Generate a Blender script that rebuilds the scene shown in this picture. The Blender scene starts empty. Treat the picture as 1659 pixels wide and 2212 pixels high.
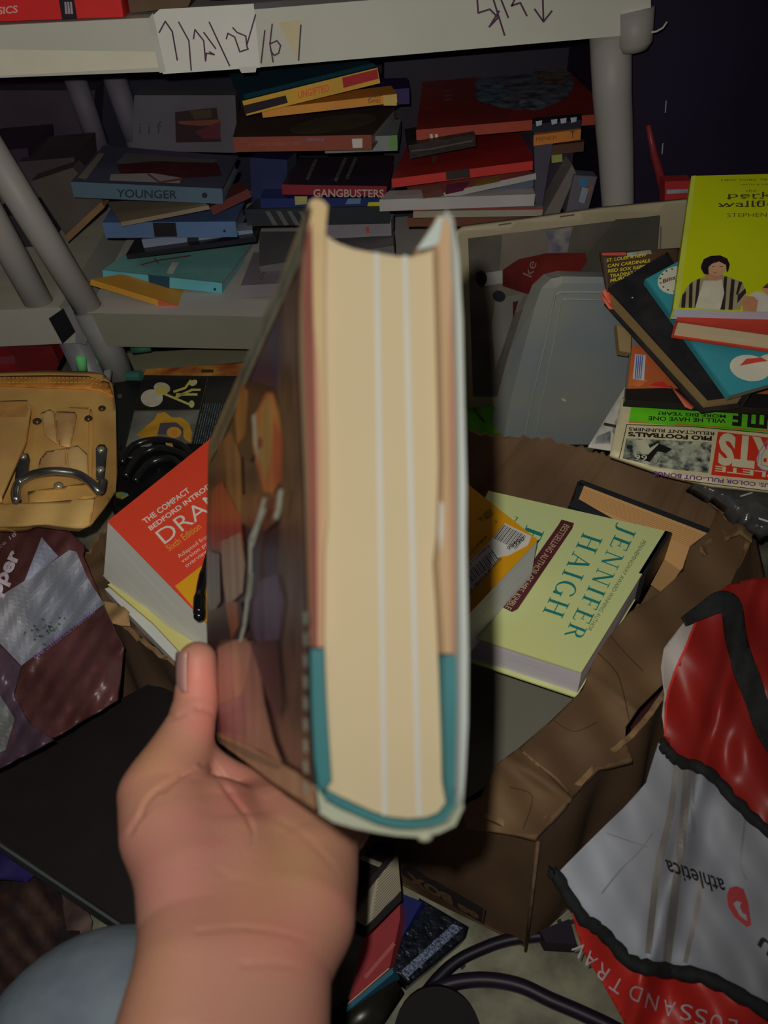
import bpy, bmesh, math, random
import numpy as np
from mathutils import Vector, Matrix
random.seed(7); rng=np.random.default_rng(7)
SC=bpy.context.scene; COL=SC.collection
# ---------------------------------------------------------------- camera
CH=.70; PITCH=math.radians(42); ROLL=math.radians(-4); FPX=1600.; CX,CY=829.5,1106.
_f=np.array([0,math.cos(PITCH),-math.sin(PITCH)]); _r0=np.array([1.,0,0]); _u0=np.cross(_r0,_f)
RT=math.cos(ROLL)*_r0+math.sin(ROLL)*_u0; UP=math.cos(ROLL)*_u0-math.sin(ROLL)*_r0; FW=_f
CAM=np.array([0,0,CH])
cd=bpy.data.cameras.new('camera'); cam=bpy.data.objects.new('camera',cd); COL.objects.link(cam)
cam.matrix_world=Matrix(((RT[0],UP[0],-FW[0],CAM[0]),(RT[1],UP[1],-FW[1],CAM[1]),(RT[2],UP[2],-FW[2],CAM[2]),(0,0,0,1)))
cd.sensor_fit='VERTICAL'; cd.sensor_height=36; cd.sensor_width=27; cd.lens=FPX/2212*36
cd.clip_start=.01; cd.dof.use_dof=True; cd.dof.focus_distance=.80; cd.dof.aperture_fstop=cd.lens/1000/.0026
SC.camera=cam
# ---------------------------------------------------------------- world and lights
w=bpy.data.worlds.new('world'); SC.world=w; w.use_nodes=True
w.node_tree.nodes['Background'].inputs[0].default_value=(.55,.5,.62,1); w.node_tree.nodes['Background'].inputs[1].default_value=.030
vs=SC.view_settings; vs.view_transform='Standard'; vs.look='None'; vs.gamma=1; vs.use_curve_mapping=False; vs.exposure=.34
def camspace(x,y,z): return CAM+RT*x+UP*y+FW*z
LC=(1,.965,.875)
ld=bpy.data.lights.new('flash_lamp','SPOT'); lo=bpy.data.objects.new('flash_lamp',ld); COL.objects.link(lo)
lo.location=camspace(-.0135,.017,-.005); ld.energy=12.6; ld.color=LC; ld.shadow_soft_size=.003
ld.spot_size=math.radians(128); ld.spot_blend=.9
aim=Vector(camspace(-.20,.03,1))-Vector(lo.location); lo.rotation_euler=aim.to_track_quat('-Z','Y').to_euler()
ld.use_nodes=True; nt=ld.node_tree; em=nt.nodes['Emission']; fo=nt.nodes.new('ShaderNodeLightFalloff')
fo.inputs['Strength'].default_value=1.; fo.inputs['Smooth'].default_value=.50; nt.links.new(fo.outputs['Quadratic'],em.inputs['Strength'])
# dim lamp added high behind the photographer to fill the shadows
ad=bpy.data.lights.new('fill_lamp','AREA'); ao=bpy.data.objects.new('fill_lamp',ad); COL.objects.link(ao)
ao.location=(-.5,-.7,2.1); ad.size=.5; ad.energy=1.2; ad.color=(1,.86,.66)
ao.rotation_euler=(Vector((0,.6,.2))-Vector(ao.location)).to_track_quat('-Z','Y').to_euler()
# ---------------------------------------------------------------- maths
V=lambda p: np.array(p,float)
def ray(px,py): return FW+RT*(px-CX)/FPX+UP*(CY-py)/FPX
def W(px,py,z): return CAM+ray(px,py)*z
def proj(p):
    d=V(p)-CAM; z=d@FW; return CX+FPX*(d@RT)/z, CY-FPX*(d@UP)/z, z
def nrm(v): v=V(v); return v/np.linalg.norm(v)
class Pl:
    def __init__(s,p,n):
        s.p=V(p); s.n=nrm(n)
        if (CAM-s.p)@s.n<0: s.n=-s.n
    def hit(s,px,py,off=0.):
        d=ray(px,py); return CAM+d*(((s.p+s.n*off-CAM)@s.n)/(d@s.n))
def H(z): return Pl((0,0,z),(0,0,1))
def VY(y,yaw=0): return Pl((0,y,0),(math.sin(math.radians(yaw)),-math.cos(math.radians(yaw)),0))
def P3(a,b,c):
    A,B,C=W(*a),W(*b),W(*c); return Pl(A,np.cross(B-A,C-A))
def hV(px,py,y): return VY(y).hit(px,py)[2]
# ---------------------------------------------------------------- materials
def lin(c): c=c/255.; return c/12.92 if c<=.04045 else ((c+.055)/1.055)**2.4
_mc={}
def M(rgb,e=.55,rough=.65,var=.12,scale=30,bump=0.,metal=0.,spec=.35,pat=None,rgb2=None,alpha=1.,coat=0.):
    """procedural principled material; rgb is the wanted picture colour, e the light reaching it"""
    key=(tuple(rgb),e,rough,var,scale,bump,metal,spec,pat,tuple(rgb2) if rgb2 else None,alpha,coat)
    if key in _mc: return _mc[key]
    if .53<e<.66 or e==.45 or e==.42: e*=.58
    elif e in (.2,.22,.24,.25,.26,.27,.28,.3,.31,.32,.33,.34,.35,.36): e*=1.5; g=sum(rgb)/3; rgb=[x*.86+g*.14 for x in rgb]
    if e>.8: e*=1.02
    elif e==.38: e*=1.15
    def alb(q):
        a=[lin(x)/e/l for x,l in zip(q,LC)]; k=min(1,.86/max(a)); return [x*k for x in a]
    c=alb(rgb); c2=alb(rgb2) if rgb2 else [x*(1-var) for x in c]
    m=bpy.data.materials.new('mat_%03d'%len(_mc)); m.use_nodes=True; nt=m.node_tree; b=nt.nodes['Principled BSDF']
    b.inputs['Roughness'].default_value=rough; b.inputs['Metallic'].default_value=metal
    b.inputs['Specular IOR Level'].default_value=spec; b.inputs['Coat Weight'].default_value=coat; b.inputs['Coat Roughness'].default_value=.15
    tc=nt.nodes.new('ShaderNodeTexCoord'); mp=nt.nodes.new('ShaderNodeMapping')
    nt.links.new(tc.outputs['UV' if pat=='pages' else 'Object'],mp.inputs[0])
    nz=nt.nodes.new('ShaderNodeTexNoise'); nz.inputs['Scale'].default_value=scale; nz.inputs['Detail'].default_value=5
    if pat=='pages': mp.inputs['Scale'].default_value=(1.2,60,1); nz.inputs['Scale'].default_value=1.
    if pat=='streak':
        mp.inputs['Rotation'].default_value=(math.radians(42),0,0); m2=nt.nodes.new('ShaderNodeMapping'); m2.inputs['Scale'].default_value=(1,1,.12); nt.links.new(mp.outputs[0],m2.inputs[0]); mp=m2
    nt.links.new(mp.outputs[0],nz.inputs['Vector'])
    cr=nt.nodes.new('ShaderNodeValToRGB'); cr.color_ramp.elements[0].position=.36; cr.color_ramp.elements[1].position=.64
    cr.color_ramp.elements[0].color=(*c2,1); cr.color_ramp.elements[1].color=(*c,1)
    nt.links.new(nz.outputs['Fac'],cr.inputs[0]); nt.links.new(cr.outputs[0],b.inputs['Base Color'])
    if bump:
        bp=nt.nodes.new('ShaderNodeBump'); bp.inputs['Strength'].default_value=min(1,bump); bp.inputs['Distance'].default_value=.004
        nt.links.new(nz.outputs['Fac'],bp.inputs['Height']); nt.links.new(bp.outputs[0],b.inputs['Normal'])
    if alpha<1: b.inputs['Alpha'].default_value=alpha
    _mc[key]=m; return m
# ---------------------------------------------------------------- meshes
class MB:
    def __init__(s): s.v=[]; s.f=[]; s.m=[]; s.uv=[]; s.mats=[]
    def mi(s,m):
        if m not in s.mats: s.mats.append(m)
        return s.mats.index(m)
    def poly(s,pts,m,uv=None):
        n=len(s.v); s.v+=[tuple(p) for p in pts]; s.f.append(tuple(range(n,n+len(pts)))); s.m.append(s.mi(m)); s.uv.append(uv)
    def mesh(s,vs,fs,m):
        n=len(s.v); k=s.mi(m); s.v+=[tuple(p) for p in vs]
        for f in fs: s.f.append(tuple(n+i for i in f)); s.m.append(k); s.uv.append(None)
    def hexa(s,T,B,mt,ms=None,uvs=False):
        """T top quad, B bottom quad (same order)"""
        ms=ms or mt; s.poly(T,mt); s.poly(B[::-1],ms)
        for i in range(len(T)):
            j=(i+1)%len(T); s.poly([T[i],B[i],B[j],T[j]],ms,[(0,1),(0,0),(1,0),(1,1)] if uvs else None)
    def slab(s,T,dn,mt,ms=None,uvs=False):
        T=[V(t) for t in T]; s.hexa(T,[t+V(dn) for t in T],mt,ms,uvs)
    def tube(s,pts,r,m,n=10,cap=True):
        pts=[V(p) for p in pts]; rs=r if hasattr(r,'__len__') else [r]*len(pts); rings=[]; ref=V((.3,.2,.93))
        for i,p in enumerate(pts):
            t=nrm(pts[min(i+1,len(pts)-1)]-pts[max(i-1,0)]); a=np.cross(t,ref)
            if np.linalg.norm(a)<.1: a=np.cross(t,(1,0,0))
            a=nrm(a); b=np.cross(t,a); rings.append([p+rs[i]*(a*math.cos(q*2*math.pi/n)+b*math.sin(q*2*math.pi/n)) for q in range(n)])
        vs=[q for g in rings for q in g]; fs=[]
        for i in range(len(pts)-1):
            for q in range(n): fs.append((i*n+q,i*n+(q+1)%n,(i+1)*n+(q+1)%n,(i+1)*n+q))
        if cap: fs.append(tuple(range(n))[::-1]); fs.append(tuple(range((len(pts)-1)*n,len(pts)*n)))
        s.mesh(vs,fs,m)
    def ball(s,c,r,m,sx=1,sy=1,sz=1,n=12):
        vs=[];fs=[]
        for i in range(n//2+1):
            th=math.pi*i/(n//2)
            for j in range(n):
                ph=2*math.pi*j/n; vs.append(V(c)+r*V((sx*math.sin(th)*math.cos(ph),sy*math.sin(th)*math.sin(ph),sz*math.cos(th))))
        for i in range(n//2):
            for j in range(n): fs.append((i*n+j,(i+1)*n+j,(i+1)*n+(j+1)%n,i*n+(j+1)%n))
        s.mesh(vs,fs,m)
    def grid(s,G,m):
        R=len(G);Cn=len(G[0]); s.mesh([p for r in G for p in r],[(i*Cn+j,i*Cn+j+1,(i+1)*Cn+j+1,(i+1)*Cn+j) for i in range(R-1) for j in range(Cn-1)],m)
    # printed marks, laid flat on a surface
    def pp(s,pl,pts,m,off=.0004): s.poly([pl.hit(x,y,off) for x,y in pts],m)
    def line(s,pl,pts,wd,m,off=.0005):
        for (x0,y0),(x1,y1) in zip(pts,pts[1:]):
            d=math.hypot(x1-x0,y1-y0) or 1; nx,ny=-(y1-y0)/d*wd/2,(x1-x0)/d*wd/2; ex,ey=(x1-x0)/d*wd*.3,(y1-y0)/d*wd*.3
            s.pp(pl,[(x0+nx-ex,y0+ny-ey),(x1+nx+ex,y1+ny+ey),(x1-nx+ex,y1-ny+ey),(x0-nx-ex,y0-ny-ey)],m,off); off+=.00002
    def ell(s,pl,c,rx,ry,m,rot=0,off=.0004,n=20):
        a=math.radians(rot); s.pp(pl,[(c[0]+rx*math.cos(t)*math.cos(a)-ry*math.sin(t)*math.sin(a),c[1]+rx*math.cos(t)*math.sin(a)+ry*math.sin(t)*math.cos(a)) for t in [2*math.pi*i/n for i in range(n)]],m,off)
    def text(s,pl,st,a,b,h,m,bold=0.,off=.0006,serif=False):
        vs,fs,wd=glyphs(st,bold); a=V(a);u=(V(b)-a)/wd;h=V(h)
        s.mesh([pl.hit(*(a+u*x+h*y),off) for x,y in vs],fs,m)
    def serif(s,pl,st,a,b,h,m,off=.0006,gap=.18,wt=.15):
        """roman capitals with thick and thin strokes and slab serifs"""
        a=V(a);b=V(b);h=V(h); ws=[SG[c][0] for c in st]; tot=sum(ws)+gap*(len(st)-1); x=0; U=(b-a)/tot
        def P(q): return a+U*(x+q[0])+h*q[1]
        k=0
        for c in st:
            for q in SG[c][1]:
                s.poly([pl.hit(*P(p),off+.00002*(k%7)) for p in q],m); k+=1
            x+=SG[c][0]+gap
    def build(s,name,parent=None,smooth=False,bevel=0,kind=None):
        me=bpy.data.meshes.new(name); me.from_pydata([tuple(map(float,p)) for p in s.v],[],s.f)
        for m in s.mats: me.materials.append(m)
        me.polygons.foreach_set('material_index',s.m)
        if any(u for u in s.uv):
            ul=me.uv_layers.new(name='uv').data; i=0
            for f,u in zip(s.f,s.uv):
                for k in range(len(f)): ul[i].uv=(u[k] if u else (0,0)); i+=1
        if smooth: me.polygons.foreach_set('use_smooth',[True]*len(s.f))
        me.update(); o=bpy.data.objects.new(name,me); COL.objects.link(o)
        if parent: o.parent=parent; o.matrix_parent_inverse=parent.matrix_world.inverted()
        if bevel:
            bv=o.modifiers.new('b','BEVEL'); bv.width=bevel; bv.segments=2; bv.limit_method='ANGLE'
        return o
_g={}
def glyphs(st,bold):
    k=(st,bold)
    if k in _g: return _g[k]
    c=bpy.data.curves.new('t','FONT'); c.body=st; c.size=1; c.resolution_u=3; c.offset=bold; o=bpy.data.objects.new('t',c)
    me=o.to_mesh(); vs=[(v.co.x,v.co.y) for v in me.vertices]; fs=[tuple(p.vertices) for p in me.polygons]; o.to_mesh_clear()
    bpy.data.objects.remove(o); bpy.data.curves.remove(c)
    x0=min(v[0] for v in vs);x1=max(v[0] for v in vs); cap=.682
    _g[k]=([(v[0]-x0,v[1]/cap) for v in vs],fs,x1-x0); return _g[k]
def _st(x0,y0,x1,y1,w): # a stroke, w across x
    return [(x0-w/2,y0),(x0+w/2,y0),(x1+w/2,y1),(x1-w/2,y1)]
def _sf(x,y,w=.3,t=.045): return [(x-w/2,y-t/2),(x+w/2,y-t/2),(x+w/2,y+t/2),(x-w/2,y+t/2)]
def _arc(cx,cy,rx,ry,a0,a1,tk,tn,n=12):
    o=[]
    for i in range(n):
        a,b=[math.radians(a0+(a1-a0)*q/n) for q in (i,i+1)]; wa,wb=[tn+(tk-tn)*abs(math.cos(q)) for q in (a,b)]
        o.append([(cx+rx*math.cos(a),cy+ry*math.sin(a)),(cx+rx*math.cos(b),cy+ry*math.sin(b)),(cx+(rx-wb)*math.cos(b),cy+(ry-wb)*math.sin(b)),(cx+(rx-wa)*math.cos(a),cy+(ry-wa)*math.sin(a))])
    return o
T_,N_=.13,.05
SG={'I':(.3,[_st(.15,0,.15,1,T_),_sf(.15,.02),_sf(.15,.98)]),
'J':(.4,[_st(.24,0,.24,1,T_),_sf(.24,.98)]+_arc(.08,0,.22,.22,-120,0,T_,N_)),
'E':(.6,[_st(.15,0,.15,1,T_),[(.0,0),(.58,0),(.58,.06),(.0,.06)],[(.0,.94),(.55,.94),(.55,1),(.0,1)],[(.15,.48),(.45,.48),(.45,.53),(.15,.53)],_st(.56,0,.6,.2,.04),_st(.53,.8,.53,1,.04),_st(.44,.4,.44,.61,.03)]),
'F':(.55,[_st(.15,0,.15,1,T_),_sf(.15,.02),[(.0,.94),(.54,.94),(.54,1),(.0,1)],[(.15,.48),(.43,.48),(.43,.53),(.15,.53)],_st(.52,.8,.52,1,.04),_st(.42,.4,.42,.61,.03)]),
'N':(.8,[_st(.15,0,.15,1,N_),_st(.65,0,.65,1,N_),_st(.65,0,.15,1,T_),_sf(.15,.02,.24),_sf(.1,.98,.2),_sf(.65,.98,.26)]),
'H':(.8,[_st(.15,0,.15,1,T_),_st(.65,0,.65,1,T_),[(.15,.48),(.65,.48),(.65,.53),(.15,.53)],_sf(.15,.02),_sf(.15,.98),_sf(.65,.02),_sf(.65,.98)]),
'A':(.78,[_st(.12,0,.39,1,N_),_st(.66,0,.39,1,T_),[(.22,.3),(.56,.3),(.56,.35),(.22,.35)],_sf(.12,.02,.24),_sf(.66,.02,.26)]),
'R':(.72,[_st(.15,0,.15,1,T_),_sf(.15,.02),_sf(.1,.98,.2),[(.15,.95),(.35,.95),(.35,1),(.15,1)],[(.15,.48),(.35,.48),(.35,.53),(.15,.53)],_st(.66,0,.34,.5,.12)]+_arc(.34,.74,.24,.26,-90,90,T_,N_)),
'B':(.64,[_st(.15,0,.15,1,T_),_sf(.1,.98,.2),_sf(.1,.02,.2),[(.15,.95),(.3,.95),(.3,1),(.15,1)],[(.15,0),(.3,0),(.3,.05),(.15,.05)],[(.15,.5),(.3,.5),(.3,.55),(.15,.55)]]+_arc(.3,.76,.24,.24,-90,90,T_,N_)+_arc(.3,.27,.3,.27,-90,90,T_,N_)),
'G':(.82,[_st(.7,.0,.7,.42,T_),_sf(.7,.42,.28)]+_arc(.42,.5,.4,.51,45,315,T_,N_,18)),
'O':(.86,_arc(.43,.5,.42,.51,0,360,T_,N_,24)),
'T':(.66,[_st(.33,0,.33,1,T_),_sf(.33,.02),[(0,.94),(.66,.94),(.66,1),(0,1)],_st(.02,.78,.02,1,.04),_st(.64,.78,.64,1,.04)])}
def empty(name,loc,label=None,cat=None,group=None):
    o=bpy.data.objects.new(name,None); COL.objects.link(o); o.empty_display_size=.02; o.location=[float(x) for x in loc]
    o.matrix_world=Matrix.Translation(Vector([float(x) for x in loc])); return tag(o,label,cat,group)
def tag(o,label,cat,group=None,kind=None):
    if label: o['label']=label
    if cat: o['category']=cat
    if group: o['group']=group
    if kind: o['kind']=kind
    return o
# ---------------------------------------------------------------- books
class Book:
    """T: top-cover corners, spine along T[0]-T[1]; dn: vector to the bottom cover"""
    def __init__(s,name,label,cat,T,dn,cm,pm,tb=.002,over=.003,spine=True,group=None,bm=None,sm=None):
        s.T=[V(t) for t in T]; s.dn=V(dn); t=np.linalg.norm(s.dn); u=s.dn/t
        c=sum(s.T)/4; s.root=empty(name,c+s.dn,label,cat,group); s.cov=MB(); A,B,C,D=s.T
        s.cov.slab(s.T,u*tb,cm); s.cov.slab([p+s.dn-u*tb for p in s.T],u*tb,bm or cm)
        e0=nrm(D-A);e1=nrm(C-B); sw=max(tb,.0012)
        if spine: s.cov.slab([A-e0*sw*.5,B-e1*sw*.5,B+e1*sw*.5,A+e0*sw*.5],s.dn,sm or cm)
        ab=nrm(B-A); ins=[A+ab*over+e0*sw*.6,B-ab*over+e1*sw*.6,C-ab*over-e1*over,D+ab*over-e0*over]
        pg=MB(); pg.slab([p+u*(tb*.98) for p in ins],u*(t-2*tb*.98),pm,uvs=True); s.pg=pg
        s.top=Pl(A,np.cross(B-A,D-A)); s.spl=Pl(A-e0*sw*.5,np.cross(B-A,s.dn))
    def done(s):
        s.cov.build('cover',s.root); s.pg.build('page_block',s.root); return s.root
PG=lambda rgb=(150,140,115),e=.4: M(rgb,e,.85,.16,30,0,pat='pages')
def bookV(name,label,y,q,back,thick_pages=(120,112,100),cov=(60,80,90),e=.3,cat='book',top=None,rough=.45,over=.003,tb=.002,yaw=0,group=None,var=.15):
    """front face q=TL,TR,BR,BL pixels on the upright plane y; back = top face's rear corners"""
    pl=VY(y,yaw); TL,TR,BR,BL=[pl.hit(*p) for p in q]; tp=Pl(TL,np.cross(TR-TL,(0,1,0)))
    bl,br=[tp.hit(*p) for p in back]; t=(np.linalg.norm(TL-BL)+np.linalg.norm(TR-BR))/2; n=-tp.n if tp.n[2]>0 else tp.n
    cm=M(cov,e,rough,var,14); b=Book(name,label,cat,[TL,TR,br,bl],n*t,M(top,e*.8,rough,.3,9) if top else cm,PG(thick_pages,e),tb,over,sm=cm,bm=cm,group=group)
    b.spl=Pl(TL-V((0,.0013,0)),np.cross(TR-TL,n)); return b
def bookH(name,label,pl,q,t,cov,pages=(150,140,115),e=.5,cat='book',top=None,over=.003,tb=.002,rough=.45,spine=True,group=None,var=.15):
    """top-cover pixels q on plane pl (spine along q0-q1), thickness t"""
    cm=M(cov,e,rough,var,14); n=pl.n
    return Book(name,label,cat,[pl.hit(*p) for p in q],-n*t,M(top,e,rough,var,14) if top else cm,PG(pages,e),tb,over,spine,group,bm=cm,sm=cm)
# ================================================================ THE SETTING
def box_mb(x0,x1,y0,y1,z0,z1,m):
    b=MB(); b.hexa([V(p) for p in ((x0,y0,z1),(x1,y0,z1),(x1,y1,z1),(x0,y1,z1))],[V(p) for p in ((x0,y0,z0),(x1,y0,z0),(x1,y1,z0),(x0,y1,z0))],m); return b
m_floor=M((78,76,60),.42,.35,.5,26,.25,spec=.6,rgb2=(50,48,38))
fl=box_mb(-2.2,2.2,-1.6,1.6,-.05,0,m_floor)
for i in range(70):
    x,y=rng.uniform(-.15,.35),rng.uniform(-.05,.3); fl.poly([(x+.001*a*rng.uniform(1,3.5),y+.001*b*rng.uniform(1,3.5),.0006) for a,b in((1,0),(.5,1),(-.6,.8),(-1,0),(-.5,-.9),(.6,-.8))],M((30,28,24),.4,.7))
tag(fl.build('floor'),None,None,kind='structure')
wb=box_mb(-2.2,2.2,1.42,1.5,0,2.4,M((26,24,34),.2,.9,.3,5)); tag(wb.build('wall_back'),None,None,kind='structure')
tag(box_mb(-2.28,-2.2,-1.6,1.5,0,2.4,M((26,24,34),.3,.9,.3,5)).build('wall_left'),None,None,kind='structure')
tag(box_mb(2.2,2.28,-1.6,1.5,0,2.4,M((26,24,34),.3,.9,.3,5)).build('wall_right'),None,None,kind='structure')
YF=.88
# dark cabinet standing right of the shelves
dk=MB(); cpl=VY(.96); a=VY(YF).hit(1407,0)[0]-.03+.006
dk.hexa([V(p) for p in((a+.03,.96,1.1),(a+1.1,.96,1.1),(a+1.1,1.38,1.1),(a+.03,1.38,1.1))],[V(p) for p in((a+.03,.96,0),(a+1.1,.96,0),(a+1.1,1.38,0),(a+.03,1.38,0))],M((22,14,36),.34,.6,.25,8))
for q in([(1439,218),(1437,243)],[(1432,310),(1430,332)]): dk.line(cpl,q,2.5,M((120,115,125),.35),.0006)
tag(dk.build('cabinet'),'plain dark cabinet side with two tiny white scratches, right of the white shelves','cabinet')

# ================================================================ SHELVES
YF=.88
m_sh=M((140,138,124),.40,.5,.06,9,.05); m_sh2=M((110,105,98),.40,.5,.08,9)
zu=hV(600,135,YF)-.0; 
def deck(mb,q,depth,m,mt=None):
    pl=VY(YF); P=[pl.hit(*p) for p in q]; bk=V((0,depth,0)); mt=mt or m
    mb.poly(P,m); mb.poly([P[3],P[2],P[2]+bk,P[3]+bk],m); mb.poly([P[0],P[1],P[1]+bk,P[0]+bk],mt); mb.poly([P[0]+bk,P[1]+bk,P[2]+bk,P[3]+bk],m)
    mb.poly([P[1],P[2],P[2]+bk,P[1]+bk],m); mb.poly([P[0],P[3],P[3]+bk,P[0]+bk],m); return P
su=empty('shelving_unit',(.1,YF+.2,0),'white plastic shelving unit with handwriting and taped paper on its top board','shelf')
up=MB(); vp=VY(YF)
U1=[(-150,62),(330,38),(900,-8),(1407,-55),(1405,72),(880,118),(530,148),(0,168),(-150,172)]
P=[vp.hit(*p) for p in U1]; bk=V((0,.42,0)); up.poly(P,m_sh)
for i in range(len(P)):
    j=(i+1)%len(P); up.poly([P[i],P[i]+bk,P[j]+bk,P[j]],m_sh)
up.poly([p+bk for p in P][::-1],m_sh)
up.pp(vp,[(-140,105),(335,112),(345,146),(0,164),(-140,168)],M((158,152,132),.40,.5,.05),.0006)
ink=M((58,34,52),.40,.5,.3,60)
for s_ in ([(1031,0),(1033,28),(1058,20),(1076,38),(1057,58),(1078,24)],[(1063,-10),(1090,76)],[(1078,-12),(1098,38)],[(1106,12),(1124,6),(1138,34)],[(1105,13),(1118,-14)],[(1172,-20),(1174,46)],[(1155,20),(1174,47),(1192,24)]): up.line(vp,s_,4,ink,.0008)
up.build('top_shelf',su,bevel=.002)
pap=MB(); m_pap=M((163,160,148),.40,.6,.06,15,.1); pap.pp(vp,[(318,44),(345,20),(548,8),(562,146),(352,160)],m_pap,.0011); 
pap.pp(vp,[(318,44),(330,28),(358,155),(345,158)],M((140,138,126),.40),.0013)
pap.pp(vp,[(600,48),(650,42),(640,125)],M((150,138,106),.40),.0013)
pap.pp(vp,[(515,146),(555,143),(552,156),(522,158)],M((150,146,136),.4),.0012)
for s_ in ([(344,70),(357,46),(372,68),(383,130)],[(386,48),(408,88),(413,152)],[(418,84),(421,64),(440,88),(444,132),(446,115),(463,118),(452,112)],[(440,70),(466,105)],[(452,48),(496,142)],
  [(489,84),(492,72),(507,80),(518,112),(536,106),(533,100)],[(503,60),(512,70),(531,78),(533,98),(552,32)],[(572,66),(564,136)],[(588,52),(583,95),(590,134)],[(583,95),(598,88),(606,98),(602,115),(592,120),(584,108)],[(650,54),(645,130)]): pap.line(vp,s_,3.2,ink,.0017)
pap.build('paper_label',su)
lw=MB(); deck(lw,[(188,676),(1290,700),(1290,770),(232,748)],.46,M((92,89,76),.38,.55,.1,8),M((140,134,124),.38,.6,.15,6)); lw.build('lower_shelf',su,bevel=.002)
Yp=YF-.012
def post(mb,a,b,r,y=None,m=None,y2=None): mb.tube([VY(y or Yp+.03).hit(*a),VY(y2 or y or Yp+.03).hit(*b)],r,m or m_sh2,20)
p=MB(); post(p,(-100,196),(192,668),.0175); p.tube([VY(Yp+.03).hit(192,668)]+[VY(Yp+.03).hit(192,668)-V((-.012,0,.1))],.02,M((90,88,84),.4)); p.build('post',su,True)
p=MB(); pp_=[(1318,60),(1322,200),(1330,330),(1335,450),(1346,680)]; p.tube([VY(Yp+.035).hit(*q) for q in pp_],[.0215,.0210,.0198,.0186,.0186],m_sh2,24); p.build('post',su,True)
p=MB(); c=VY(Yp+.02); p.tube([c.hit(1372,20),c.hit(1370,92),c.hit(1370,108)],[.019,.0185,.014],m_sh2,20); p.build('corner_socket',su,True)
p=MB(); post(p,(155,150),(214,320),.016,1.25,M((74,68,76),.27)); p.tube([VY(1.25).hit(214,318),VY(1.25).hit(214,318)-V((-.05,0,.16))],.016,M((74,68,76),.27)); p.build('post',su,True)
p=MB(); p.tube([VY(1.26).hit(1290,120),VY(1.26).hit(1305,520)],.016,M((70,64,70),.25)); p.build('post',su,True)
p=MB(); gpl=VY(YF-.004)
for i in range(9): q=[V(gpl.hit(1408,70)),V(gpl.hit(1430,62)),V(gpl.hit(1442,45))]
p.tube([gpl.hit(1400,71),gpl.hit(1418,68),gpl.hit(1432,60),gpl.hit(1441,47)],.0010,m_sh,8); p.build('loose_trim',su,True)

s2=empty('shelving_unit',(-.9,YF+.2,0),'grey-white plastic shelving unit cut off at the left, black tape square at its corner','shelf')
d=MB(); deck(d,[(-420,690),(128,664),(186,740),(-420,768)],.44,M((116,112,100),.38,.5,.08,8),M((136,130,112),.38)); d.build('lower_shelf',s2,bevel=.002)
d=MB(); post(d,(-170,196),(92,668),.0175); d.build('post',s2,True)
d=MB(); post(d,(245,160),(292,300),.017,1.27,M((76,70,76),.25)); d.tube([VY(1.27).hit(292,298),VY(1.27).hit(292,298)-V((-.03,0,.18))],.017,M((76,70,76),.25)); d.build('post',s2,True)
d=MB(); tp=VY(YF-.001); d.pp(tp,[(105,688),(137,666),(163,717),(135,743)],M((14,13,15),.4,.5),.0012); d.pp(tp,[(137,666),(152,660),(188,745),(163,740),(163,717)],M((88,86,84),.4,.4),.0008); d.build('tape_patch',s2)
d=MB(); lx=tp.hit(150,700); d.tube([V((lx[0],YF+.04,.0)),V((lx[0]-.02,YF+.04,lx[2]-.02))],.022,M((88,86,86),.38,.4)); d.build('foot',s2,True)
d=MB(); d.tube([V((-.62,YF+.04,0)),V((-.62,YF+.04,lx[2]-.03))],.02,M((88,86,86),.38,.4)); d.build('foot',s2,True)
for x_ in(.02,.55):
    d=MB(); d.tube([V((x_,YF+.08,0)),V((x_,YF+.08,.17))],.02,m_sh2); d.build('foot',su,True)
d=MB(); d.tube([V((-.50,YF+.08,0)),V((-.50,YF+.08,.19))],.02,m_sh2); d.build('foot',su,True)

# on the top board, cut by the frame
b=MB(); q=[vp.hit(*p) for p in((-60,-60),(250,-60),(265,38),(-60,50))]; b.slab([x+V((0,.004,0)) for x in q],(0,.13,0),M((176,34,32),.4,.45,.08))
rp=Pl(q[0]+V((0,.004,0)),(0,1,0)); b.pp(rp,[(122,-30),(155,-30),(167,40),(134,42)],M((22,14,24),.4),.0006); b.text(rp,'SICS',(-4,31),(38,27),(0,-15),M((190,150,140),.4),.02)
for i in range(3): b.pp(rp,[(139+i*6,4),(143+i*6,4),(146+i*6,30),(141+i*6,30)],M((120,110,110),.4),.0008)
tag(b.build('book'),'red boxed book with black bar lying on the top white shelf','book')
b=MB(); q=[vp.hit(*p) for p in((255,-60),(430,-60),(400,22),(272,36))]; b.slab([x+V((0,.02,0)) for x in q],(0,.2,0),M((72,56,40),.4,.8)); tag(b.build('carton'),'brown carton end beside the red book on the top shelf','carton')
b=MB(); q=[vp.hit(*p) for p in((440,-60),(640,-60),(600,8),(440,14))]; b.slab([x+V((0,.04,0)) for x in q],(0,.1,0),M((56,50,84),.4,.6)); tag(b.build('booklet'),'muted violet booklet edge on the top shelf, cut by the frame','booklet')

# ================================================================ SHELF CONTENTS
EI=.30
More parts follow.
